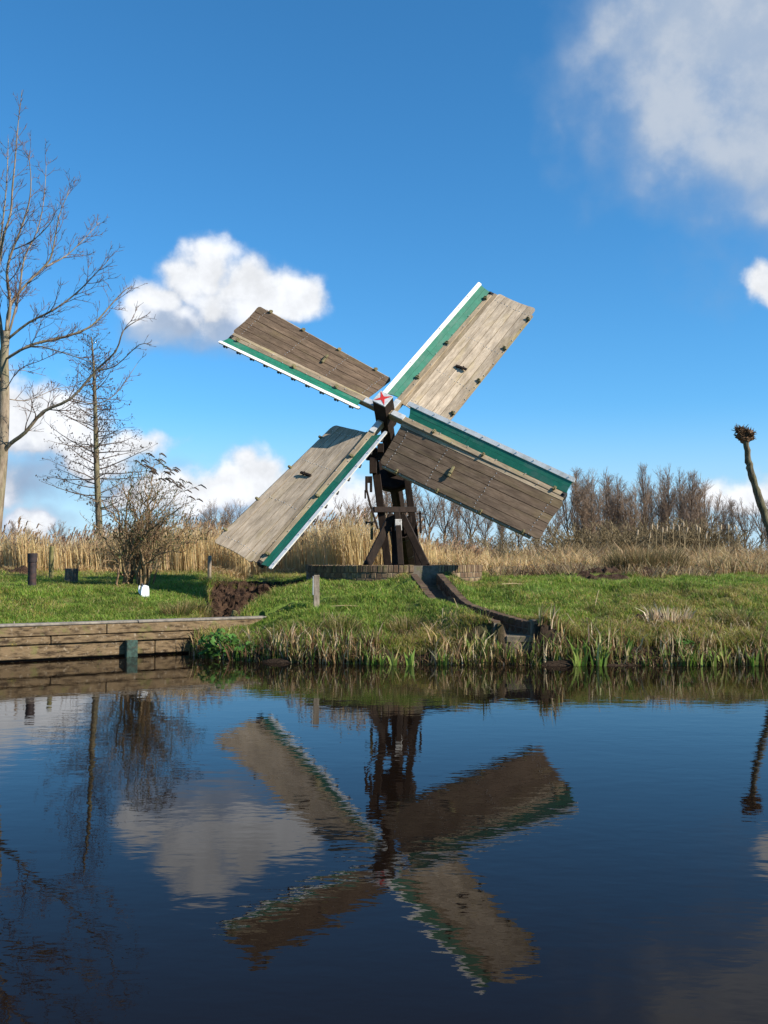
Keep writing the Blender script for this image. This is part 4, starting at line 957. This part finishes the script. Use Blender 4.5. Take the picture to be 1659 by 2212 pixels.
# cattails
def cattail(px, py, Y, label):
    p = pt(px, py, Y); z0 = h1(p.x, Y); o = empty('cattail', (p.x, Y, z0), label, 'cattail', 'cattails above the rough grass')
    L = p.z - z0; ln = rnd.uniform(-.16, .16)
    mb = MB(); mb.tube([(-ln * 2, 0, -.05), (-ln, 0, L * .5), (0, 0, L - .02)], [.009, .008, .007], 5); mb.build('stalk', M['reed_stalk'], o)
    mb = MB(); mb.tube([(0, 0, L - .17), (0, 0, L - .15), (.005, 0, L - .05), (ln * .2, 0, L), (ln * .2, 0, L + .03)], [.010, .024, .03, .02, .004], 7); mb.build('seed_head', M['cattail'], o)
M['reed_stalk'] = plain('reed_stalk', (.42, .31, .16), .8, .2, 9, .1)
M['cattail'] = plain('fluffy_seed_head', (.40, .31, .20), .95, .3, 14, .4, dirt=(.22, .13, .07), dirt_amt=.5)
CT = sorted([(1377, 1143), (1408, 1128), (1419, 1137), (1431, 1140), (1440, 1138), (1454, 1131), (1466, 1135), (1476, 1128), (1484, 1141), (1505, 1134), (1511, 1141), (1525, 1151), (1557, 1135), (1573, 1128), (1590, 1131), (1404, 1152)])
for i, (px, py) in enumerate(CT): cattail(px, py + rnd.uniform(-4, 5), 31 + rnd.uniform(-1, 2), 'pale cattail on a bare stalk, %s from the left above the rough grass' % ORD[i])

# peat heaps and lumps
def heap(px, Y, w, d, h, label):
    x = (px - 829.5) / F_PX * Y; z = h1(x, Y); nx, ny = 40, 14; V = []; F = []
    for j in range(ny):
        for i in range(nx):
            u = i / (nx - 1) * 2 - 1; v = j / (ny - 1) * 2 - 1; r = min(1, math.hypot(u, v)); X, Y2 = u * w, v * d
            hh = h * (1 - r * r) ** .8 * (.35 + 1.1 * float(vn(X + px, Y2 + 3, 2.6)) + .5 * (float(vn(X + px, Y2, 8)) - .5) + .35 * (float(vn(X - px, Y2, 19)) - .5)); V.append((X + .05 * (float(vn(X, Y2 + 9, 9)) - .5), Y2, max(hh, 0) - .05))
    for j in range(ny - 1):
        for i in range(nx - 1): a = j * nx + i; F.append((a, a + 1, a + nx + 1, a + nx))
    tag(MB().add(V, F).at('peat_heap', M['soil'], (x, Y, z)), label, 'heap', 'dug peat heaps')
heap(1165, 23.6, 1.4, .5, .20, 'low dark peat ridge right of the basin'); heap(1300, 23.2, 1.2, .6, .30, 'highest dark peat heap before the rough grass'); heap(1395, 23.5, .6, .45, .30, 'rounded peat lump in front of the sedge tussock')
heap(1500, 23.2, 1.5, .5, .20, 'long low peat ridge right of the sedge tussock'); heap(1275, 20.8, 1.0, .35, .20, 'flat brown scraped patch of peat on the right meadow'); heap(1405, 16.2, .32, .18, .16, 'small dark hollow of bare soil beside the cut reed clump'); heap(35, 27, .5, .4, .28, 'small dark heap at the far left before the reeds'); heap(350, 25.5, .8, .35, .12, 'flat heap of dead stems behind the bush')
# dark peat face at the head of the ditch
def heap_straw():
    n = 2600; px = 1060 + NR.rand(n) * 480; Y = 22.2 + 2.2 * NR.rand(n); X = (px - 829.5) / F_PX * Y; ok = vn(X, Y, 1.4) > .45; X, Y = X[ok], Y[ok]; n = len(X); P = np.stack([X, Y, H(X, Y) + .03 + .06 * NR.rand(n)], -1)
    c = colmix(n, [(.40, .29, .15), (.22, .14, .075), (.50, .39, .23), (.12, .075, .045)], [3, 3, 1.2, 2])
    tag(link('dry_straw', blade_mesh('dry_straw', P, .14 + .3 * NR.rand(n), .010 + .010 * NR.rand(n), NR.rand(n) * 6.283, .8 + .15 * NR.rand(n), .2 + .2 * NR.rand(n), c, c)), 'trampled straw and crumbs strewn round the peat heaps', 'straw', kind='stuff')
heap_straw()
def ditch_face():
    nx, nz = 90, 30; V = []; F = []
    for j in range(nz):
        for i in range(nx):
            u = i / (nx - 1); x = -3.75 + 2.35 * u; v = j / (nz - 1); y = 20.15 + 1.25 * v; z = .30 + .80 * v ** .8 - .25 * (1 - sstep(0, .12, u)) * (1 - v) * 0
            d = .22 * (float(vn(x, y, 4)) - .5) + .16 * (float(vn(x, y, 11)) - .5) + .08 * (float(vn(x, y, 26)) - .5)
            V.append((x, y - d * .6, float(z + d * .7 * (1 - .7 * (v > .93)))))
    for j in range(nz - 1):
        for i in range(nx - 1): a = j * nx + i; F.append((a, a + 1, a + nx + 1, a + nx))
    tag(MB().add(V, F).build('peat_bank', M['soil']), 'dark cut peat face closing the head of the ditch', 'peat bank')
ditch_face()

# ------------------------------------------------------------------ trees
def spline(pts, n):
    out = []; P = [pts[0]] + pts + [pts[-1]]
    for i in range(1, len(P) - 2):
        for k in range(n):
            t = k / n; a, b, c, d = P[i - 1], P[i], P[i + 1], P[i + 2]
            out.append(.5 * ((2 * b) + (c - a) * t + (2 * a - 5 * b + 4 * c - d) * t * t + (3 * b - a - 3 * c + d) * t ** 3))
    return out + [pts[-1]]
def ash():
    Y0 = 18.6; rg = random.Random(5); bx = (-24 - 829.5) / F_PX * Y0; base = Vector((bx, Y0, h1(bx, Y0)))
    o = empty('ash_tree', base, 'tall bare tree with pale branches at the left edge of the picture', 'tree')
    tp = [(-24, 1282), (-16, 1180), (-6, 1080), (3, 990), (8, 900), (9, 820), (9, 770), (14, 715)]; tpts = spline([pt(x, y, Y0) for x, y in tp], 4)
    nT = len(tpts); mb = MB(); mb.tube([tpts[0] - Vector((0, 0, .2))] + tpts, [.17] + [.15 - .085 * (i / nT) for i in range(nT)], 12); mb.build('trunk', M['bark_ash'], o, base, smooth=True)
    lim = []; tw = []
    def run(pts_px, r0, r1, dz, gap=.24, lo=.3, hi=1.0, lvl=3):
        gap *= 1.0
        m = len(pts_px); pts = spline([pt(x, y, Y0 + dz * (i / (m - 1)) + rg.uniform(-.05, .05)) for i, (x, y) in enumerate(pts_px)], 3); k = len(pts) - 1
        MB().tube(pts, [.86 * (r0 + (r1 - r0) * i / k) for i in range(k + 1)], 7).build('limb', M['bark_ash'], o, base, smooth=True)
        branchlets(tw, pts, r0, rg, gap, lo, hi, lvl, .09, .15, (.35, .85), .12, .5, .0036, True)
    run([(3, 985), (22, 959), (55, 934), (94, 889), (153, 861), (208, 800), (250, 759), (267, 714), (300, 690)], .052, .007, -.9, .34, .4, 1.1)
    run([(208, 800), (250, 790), (300, 745), (328, 745)], .016, .005, -.4, .25, .2, .5)
    run([(153, 861), (205, 872), (250, 850), (300, 780)], .014, .004, .5, .25, .2, .5)
    run([(9, 778), (67, 745), (142, 727), (189, 709), (214, 688), (249, 648), (271, 626), (287, 618)], .034, .006, .8, .28)
    run([(9, 778), (69, 748), (139, 763), (211, 788)], .022, .005, -1.3, .3, .3, .7)
    run([(14, 735), (62, 697), (118, 668), (165, 633), (202, 596), (234, 562)], .030, .006, -.5, .27)
    run([(14, 715), (22, 660), (57, 614), (99, 572), (113, 544), (128, 466), (150, 411)], .036, .006, .4, .25)
    run([(99, 576), (141, 554), (178, 520), (215, 480)], .018, .005, .9, .25, .3, .7)
    run([(14, 720), (22, 658), (15, 589), (27, 540), (44, 498), (62, 441), (67, 392), (62, 335)], .04, .006, -.3, .25)
    run([(-6, 600), (8, 510), (23, 461), (27, 404), (32, 355), (36, 305), (41, 249), (48, 194)], .030, .005, .1, .27, .25, .6)
    run([(9, 780), (0, 690), (-10, 640), (-6, 600), (4, 500), (14, 400), (18, 300)], .045, .006, .3, .27, .3, .8)
    run([(14, 740), (40, 640), (52, 560), (80, 500), (95, 430), (100, 350)], .026, .005, .9, .27, .3, .75)
    run([(27, 540), (70, 520), (110, 480), (125, 440)], .014, .004, -.7, .25, .25, .6)
    run([(8, 830), (-60, 740), (-130, 620), (-190, 480)], .04, .006, -.8, .4, .4, 1.0); run([(6, 880), (-80, 830), (-200, 740), (-290, 600)], .04, .006, .6, .4, .4, 1.0); run([(10, 800), (-20, 700), (-70, 560), (-80, 380)], .036, .006, 1.2, .4, .4, 1.0)
    run([(8, 860), (60, 865), (120, 840), (160, 835)], .012, .004, 1.2, .25, .2, .5); run([(10, 800), (50, 800), (100, 812)], .010, .004, .9, .2, .15, .4); run([(8, 850), (40, 800), (85, 780), (130, 760)], .012, .004, -1.0, .22, .2, .45)
    def loc(s): a = np.array(s); a[:, 0:3] -= np.array(base); a[:, 3:6] -= np.array(base); return a
    link('crown', seg_mesh('crown', loc(tw), 4, M['twig_ash']), o)
ash()
def alder():
    Y0 = 36.0; rg = random.Random(9); bx = (217 - 829.5) / F_PX * Y0; base = Vector((bx, Y0, h1(bx, Y0))); o = empty('alder_tree', base, 'slender bare alder with dark cones standing in the reeds', 'tree')
    tp = [(218, 1226), (214, 1130), (209, 1020), (207, 940), (205, 860), (202, 790), (198, 730)]; pts = spline([pt(x, y, Y0) for x, y in tp], 4); k = len(pts)
    mb = MB(); mb.tube(pts, [.13 * (1 - i / k) ** .8 + .008 for i in range(k)], 9); mb.build('trunk', M['bark_alder'], o, base, smooth=True)
    tw = []; tips = []; H0 = pts[0].z; Ht = pts[-1].z - H0
    for i in range(92):
        f = .20 + .79 * (i / 92.) ** .9; z = H0 + f * Ht; j = min(range(k), key=lambda q: abs(pts[q].z - z)); p = pts[j].lerp(pts[min(j + 1, k - 1)], rg.random()); a = i * 2.399 + rg.uniform(-.4, .4)
        L = np.interp(f, [.2, .3, .5, .75, 1], [1.7, 2.3, 1.9, 1.1, .25]) * rg.uniform(.65, 1.12); d = Vector((math.cos(a), math.sin(a), rg.uniform(-.05, .4) if f < .7 else .7)); q = limb(tw, p, d, L, .007 + L * .010, .005, rg, 6, .09, .035)
        branchlets(tw, q, .012, rg, .20, .25, .75, 2, .03, .18, (.5, 1.1), .12, .5, .0045, False, tips)
    a = np.array(tw); a[:, 0:3] -= np.array(base); a[:, 3:6] -= np.array(base); link('crown', seg_mesh('crown', a, 3, M['twig_alder']), o)
    V = []; T_ = []
    for p, d in tips:
        if rg.random() > .6: continue
        for c in range(rg.choice((1, 1, 2))):
            s = rg.uniform(.014, .026); q = p - base + rv(rg, .03); b = len(V); V += [(q.x + s, q.y, q.z), (q.x - s, q.y, q.z), (q.x, q.y + s, q.z), (q.x, q.y - s, q.z), (q.x, q.y, q.z + s * 1.5), (q.x, q.y, q.z - s * 1.5)]
            T_ += [(b, b + 2, b + 4), (b + 2, b + 1, b + 4), (b + 1, b + 3, b + 4), (b + 3, b, b + 4), (b + 2, b, b + 5), (b + 1, b + 2, b + 5), (b + 3, b + 1, b + 5), (b, b + 3, b + 5)]
    tag(link('cones', np_mesh('cones', np.array(V), tris=np.array(T_), mat=M['twig_alder']), o), kind='stuff')
alder()
def bush():
    Y0 = 21.2; rg = random.Random(21); bx = (290 - 829.5) / F_PX * Y0; base = Vector((bx, Y0, h1(bx, Y0))); o = empty('garden_bush', base, 'large loose bush of thin arching stems beside the white jerry can', 'bush')
    st = []; tw = []; tips = []
    ends = [(215, 1080), (235, 1050), (262, 1040), (285, 1015), (305, 1000), (330, 1000), (350, 1035), (370, 1050), (392, 1060), (410, 1080), (420, 1110), (405, 1140), (390, 1165), (355, 1090), (300, 1080), (255, 1100), (230, 1130), (330, 1120), (210, 1180), (372, 1105), (340, 1050), (275, 1060), (200, 1130), (222, 1215), (432, 1130), (425, 1165), (400, 1190), (345, 1150), (250, 1160), (300, 1130), (380, 1080), (318, 1040)]
    for i, (ex, ey) in enumerate(ends):
        dz = rg.uniform(-1, 1) * .9; b = base + Vector((rg.uniform(-.30, .34), rg.uniform(-.22, .22), -.05)); e = pt(ex, ey, Y0 + dz); m = b.lerp(e, .45) + Vector((0, 0, .25)) - (e - b).cross(Vector((0, 1, 0))).normalized() * .05
        m.x = b.x + (e.x - b.x) * .34; pts = spline([b, m, b.lerp(e, .78) + Vector((0, 0, .16)), e], 5); k = len(pts) - 1; r0 = rg.uniform(.014, .030)
        pts = [pts[0]] + [p + rv(rg, .03) for p in pts[1:]]
        for j in range(k): st.append((*pts[j], *pts[j + 1], r0 * (1 - j / k) + .004, r0 * (1 - (j + 1) / k) + .004))
        branchlets(tw, pts, .012, rg, .19, .25, .8, 2, .05, .2, (.35, 1.1), .25, .5, .0032, True, tips)
    def loc(s): a = np.array(s); a[:, 0:3] -= np.array(base); a[:, 3:6] -= np.array(base); return a
    link('stems', seg_mesh('stems', loc(st), 6, M['bark_bush']), o); link('crown', seg_mesh('crown', loc(tw), 3, M['bark_bush']), o)
    n = len(tips); k = NR.rand(n) < .8; P = np.array([tuple(p - base) for p, d in tips])[k]; m_ = len(P); c = colmix(m_, [(.09, .11, .035), (.16, .13, .055), (.07, .09, .03)], [2, 1, 1])
    me = blade_mesh('leaves', P, .03 + .05 * NR.rand(m_), .016 + .012 * NR.rand(m_), NR.rand(m_) * 6.28, .4 + .4 * NR.rand(m_), .5 * NR.rand(m_), c, c); tag(link('leaves', me, o), kind='stuff')
    V = []; mb = MB(); hi = sorted(tips, key=lambda t: -(t[0].z + t[0].x * .6))[:90]
    for p, d in hi[::2]:
        q = p - base; s = rg.uniform(.8, 1.3); mb.tube([q, q + Vector((.05, 0, .015)) * s, q + Vector((.12, 0, -.03)) * s, q + Vector((.15, 0, -.06)) * s], [.006, .017, .014, .003], 5)
    tag(mb.build('seed_heads', M['twig_alder'], o), kind='stuff')
bush()
def pollard():
    Y0 = 27.0; rg = random.Random(4); pts = spline([pt(x, y, Y0) for x, y in ((1706, 1240), (1676, 1185), (1655, 1125), (1637, 1070), (1623, 1025), (1616, 990), (1610, 952))], 5); base = Vector((pts[0].x, Y0, h1(pts[0].x, Y0)))
    pts = [Vector((base.x + .15, Y0, base.z - .1))] + [p + Vector((rg.uniform(-.018, .018), rg.uniform(-.02, .02), 0)) for p in pts]
    o = empty('pollard_willow', base, 'leaning pollard willow with a stubby cut head at the right edge', 'tree'); k = len(pts)
    mb = MB(); mb.tube(pts, [.110 - .032 * i / k + rg.uniform(-.010, .012) for i in range(k)], 12); mb.build('trunk', M['bark_willow'], o, base, smooth=True)
    c = pts[-1] - base; V = []; F = []; mb = MB()
    for lob, (dx, dz, r) in enumerate(((-.13, .27, .10), (.09, .19, .12), (0, .06, .14), (.15, .08, .09), (-.14, .12, .11))):
        nu, nv = 12, 8; b = len(mb.v)
        for j in range(nv + 1):
            for i in range(nu):
                a = 2 * math.pi * i / nu; t = math.pi * j / nv; rr = r * (.8 + .5 * rg.random()); mb.v.append((c.x + dx + rr * math.sin(t) * math.cos(a), c.y + rr * math.sin(t) * math.sin(a), c.z + dz + rr * .85 * math.cos(t)))
        for j in range(nv):
            for i in range(nu): mb.f.append((b + j * nu + i, b + j * nu + (i + 1) % nu, b + (j + 1) * nu + (i + 1) % nu, b + (j + 1) * nu + i))
    mb.build('knob', M['twig_willow'], o)
    tw = []
    for i in range(420):
        dx, dz, r = rg.choice(((-.13, .27, .10), (-.13, .27, .10), (.09, .19, .12), (.09, .19, .12), (0, .06, .14), (.15, .08, .09), (-.14, .12, .11)))
        d = rv(rg).normalized(); d.z = d.z * .7 + .15; p = c + Vector((dx, 0, dz)) + d * r * .8; L = rg.uniform(.03, .13) * (1.7 if rg.random() < .08 else 1)
        limb(tw, p, (d + Vector((0, 0, .25)) + rv(rg, .3)), L, rg.uniform(.008, .015), .007, rg, 2, .12, .1)
    link('shoots', seg_mesh('shoots', tw, 4, M['twig_willow']), o)
pollard()

def proto_tree(name, seed, h, kind, mt, mtw):
    """a bare far-off tree, base at the origin: trunk mesh and crown mesh"""
    rg = random.Random(seed); tr = []; tw = []
    if kind == 'upright':
        pts = limb(tr, Vector((0, 0, -.2)), Vector((rg.uniform(-.04, .04), 0, 1)), h * .97, .11, .012, rg, 10, .025, .02)
        for i in range(64):
            f = rg.uniform(.10, .97) ; j = min(9, int(f * 10)); p = pts[j].lerp(pts[j + 1], f * 10 - j); a = rg.uniform(0, 6.28); L = h * np.interp(f, [0, .25, .6, 1], [.26, .32, .22, .06]) * rg.uniform(.7, 1.2)
            q = limb(tw, p, Vector((math.cos(a) * .55, math.sin(a) * .55, 1)), L, .03, .010, rg, 5, .08, .10); branchlets(tw, q, .02, rg, .20, .4, 1.2, 2, .10, .12, (.35, .8), .08, .55, .0095)
    elif kind == 'multi':
        for s in range(5):
            a = rg.uniform(0, 6.28); pts = limb(tr, Vector((0, 0, -.2)), Vector((math.cos(a) * .22, math.sin(a) * .22, 1)), h * rg.uniform(.75, 1), .08, .012, rg, 9, .05, .03)
            branchlets(tw, pts, .05, rg, .15, .8, 2.2, 2, .10, .12, (.35, .8), .08, .5, .0095)
    elif kind == 'spread':
        pts = limb(tr, Vector((0, 0, -.2)), Vector((rg.uniform(-.1, .1), 0, 1)), h * .5, .13, .07, rg, 6, .05, .0)
        for i in range(7):
            a = i * 2.4; q = limb(tr, pts[-1 - (i % 3)], Vector((math.cos(a) * .6, math.sin(a) * .6, 1)), h * rg.uniform(.4, .55), .05, .012, rg, 7, .07, .06); branchlets(tw, q, .04, rg, .17, .6, 1.6, 2, .10, .10, (.35, .8), .1, .5, .009)
        branchlets(tw, pts, .04, rg, .7, .5, 1.2, 2, .1, .15, (.5, 1), .4, .5, .009)
    else:   # shrub
        for s in range(42):
            a = rg.uniform(0, 6.28); sp = rg.uniform(.1, 1.0); pts = limb(tr if s < 2 else tw, Vector((0, 0, -.1)) if s < 2 else Vector((math.cos(a) * .3 * sp, math.sin(a) * .3 * sp, -.1)), Vector((math.cos(a) * sp, math.sin(a) * sp, 1.0)), h * rg.uniform(.7, 1.05), .022, .008, rg, 6, .09, .02); branchlets(tw, pts, .02, rg, .22, .3, .9, 2, .06, .14, (.35, .8), .1, .5, .0085)
    return seg_mesh('trunk', tr, 6, mt), seg_mesh('crown', tw, 3, mtw)
PR = {'u1': (proto_tree('u1', 1, 8.5, 'upright', M['bark_far'], M['twig_far']), 8.5), 'u2': (proto_tree('u2', 2, 8.5, 'upright', M['bark_far'], M['twig_far']), 8.5), 'm1': (proto_tree('m1', 3, 7.5, 'multi', M['bark_far'], M['twig_far']), 7.5), 'm2': (proto_tree('m2', 6, 7.5, 'multi', M['bark_far'], M['twig_red']), 7.5),
      's1': (proto_tree('s1', 4, 7, 'spread', M['bark_far'], M['twig_far']), 7.0), 's2': (proto_tree('s2', 8, 7, 'spread', M['bark_far'], M['twig_far']), 7.0), 'b1': (proto_tree('b1', 5, 2.2, 'shrub', M['shrub_far'], M['shrub_far']), 2.2)}
def far_tree(key, px, ytop, Y, name, label, cat, group, rz=None, wide=1.0):
    (tm, cm), h = PR[key]; x = (px - 829.5) / F_PX * Y; z0 = h1(x, Y); top = pt(px, ytop, Y).z; sc = (top - z0) / h
    o = empty(name, (x, Y, z0), label, cat, group); o.rotation_euler.z = rnd.uniform(0, 6.28); o.scale = (sc * wide, sc * wide, sc)
    link('trunk', tm, o); link('crown', cm, o)
def row(items, fmt, name, cat, group):
    for i, it in enumerate(sorted(items, key=lambda t: t[1])): far_tree(*it[:4], name, fmt % ORD[i], cat, group, wide=it[4] if len(it) > 4 else 1.0)
row([('s1', 1232, 1022, 78, .8), ('u1', 1252, 1012, 80, .9), ('m2', 1278, 1022, 76), ('m1', 1310, 1018, 80), ('u2', 1338, 1030, 82), ('m2', 1362, 1035, 78), ('u1', 1401, 1003, 80, .75), ('u2', 1441, 1007, 80, .8), ('m1', 1462, 1010, 82), ('u1', 1485, 1020, 78, .9), ('m2', 1515, 1032, 80), ('m1', 1535, 1062, 84), ('m2', 1294, 1030, 84), ('u2', 1265, 1020, 84, .9), ('m1', 1352, 1048, 86), ('u1', 1324, 1026, 86), ('m2', 1421, 1030, 86), ('m2', 1500, 1038, 85), ('m1', 1382, 1040, 85), ('u2', 1472, 1016, 85, .8)],
    'bare brown tree in the grove right of the sails, %s from the left', 'grove_tree', 'tree', 'trees of the grove right of the sails')
row([('s2', 755, 1068, 72, .9), ('s1', 785, 1060, 74, .9), ('u1', 832, 1050, 76), ('s1', 868, 1045, 66), ('u2', 893, 1040, 70), ('s2', 925, 1040, 62), ('s1', 958, 1048, 64), ('u1', 985, 1050, 72), ('s2', 1015, 1062, 66), ('s1', 1052, 1075, 68), ('u2', 1085, 1085, 74), ('s2', 1120, 1092, 70), ('m1', 1160, 1090, 72), ('s1', 1200, 1082, 74)],
    'bare spreading tree in the row behind the mill, %s from the left', 'row_tree', 'tree', 'trees of the row behind the mill')
row([('m1', 445, 1082, 64), ('s2', 478, 1075, 66), ('m2', 508, 1085, 66), ('m1', 545, 1100, 68), ('s1', 590, 1095, 72), ('m2', 640, 1108, 74)], 'thin bare tree showing over the reeds left of the sails, %s from the left', 'thicket_tree', 'tree', 'trees over the reeds left of the sails')
row([('u1', 32, 1126, 110), ('s1', 122, 1118, 115), ('u2', 60, 1138, 112), ('m2', 318, 1112, 90)], 'small far tree beyond the reeds at the left, %s from the left', 'distant_tree', 'tree', 'far trees beyond the left reeds')
row([('u2', 1565, 1085, 120), ('u1', 1588, 1080, 118), ('s2', 1610, 1072, 116), ('s1', 1640, 1078, 118), ('u1', 1665, 1080, 120)], 'small far tree between the grove and the pollard willow, %s from the left', 'distant_tree', 'tree', 'far trees beside the pollard willow')
row([('b1', 1218, 1135, 56, 1.5), ('b1', 1275, 1124, 54, 1.9), ('b1', 1318, 1128, 57, 1.7), ('b1', 1478, 1112, 58, 1.6), ('b1', 1520, 1116, 56, 1.5), ('b1', 1010, 1140, 58, 1.6), ('b1', 1085, 1138, 58, 1.6), ('b1', 1580, 1142, 60, 1.5)], 'rounded brown shrub under the tree line, %s from the left', 'shrub', 'shrub', 'shrubs under the tree line')
row([('b1', 1368, 1120, 60, 1.7), ('b1', 1420, 1118, 60, 1.7)], 'brown shrub at the foot of the grove behind the cattails, %s from the left', 'grove_shrub', 'shrub', 'shrubs at the foot of the grove')
# fallen sticks on the turf
for i, (px, py, Y, L, a, lab) in enumerate(((1105, 1268, 18.6, .45, .5, 'pale fallen stick on the turf right of the channel'), (745, 1300, 17.0, .5, .1, 'thin fallen twig on the mound left of the channel'), (1285, 1310, 16.9, .4, 1.2, 'pale reed stem stuck in the right bank'))):
    x = (px - 829.5) / F_PX * Y; z = h1(x, Y) + .06; d = Vector((math.cos(a), math.sin(a) * .4, .0 if i < 2 else 1.2)) * L * .5
    tag(MB().tube([-d, d * .1 + Vector((0, 0, .015)), d], [.008, .008, .004], 5).at('fallen_stick', M['reed_stalk'], (x, Y, z)), lab, 'stick')
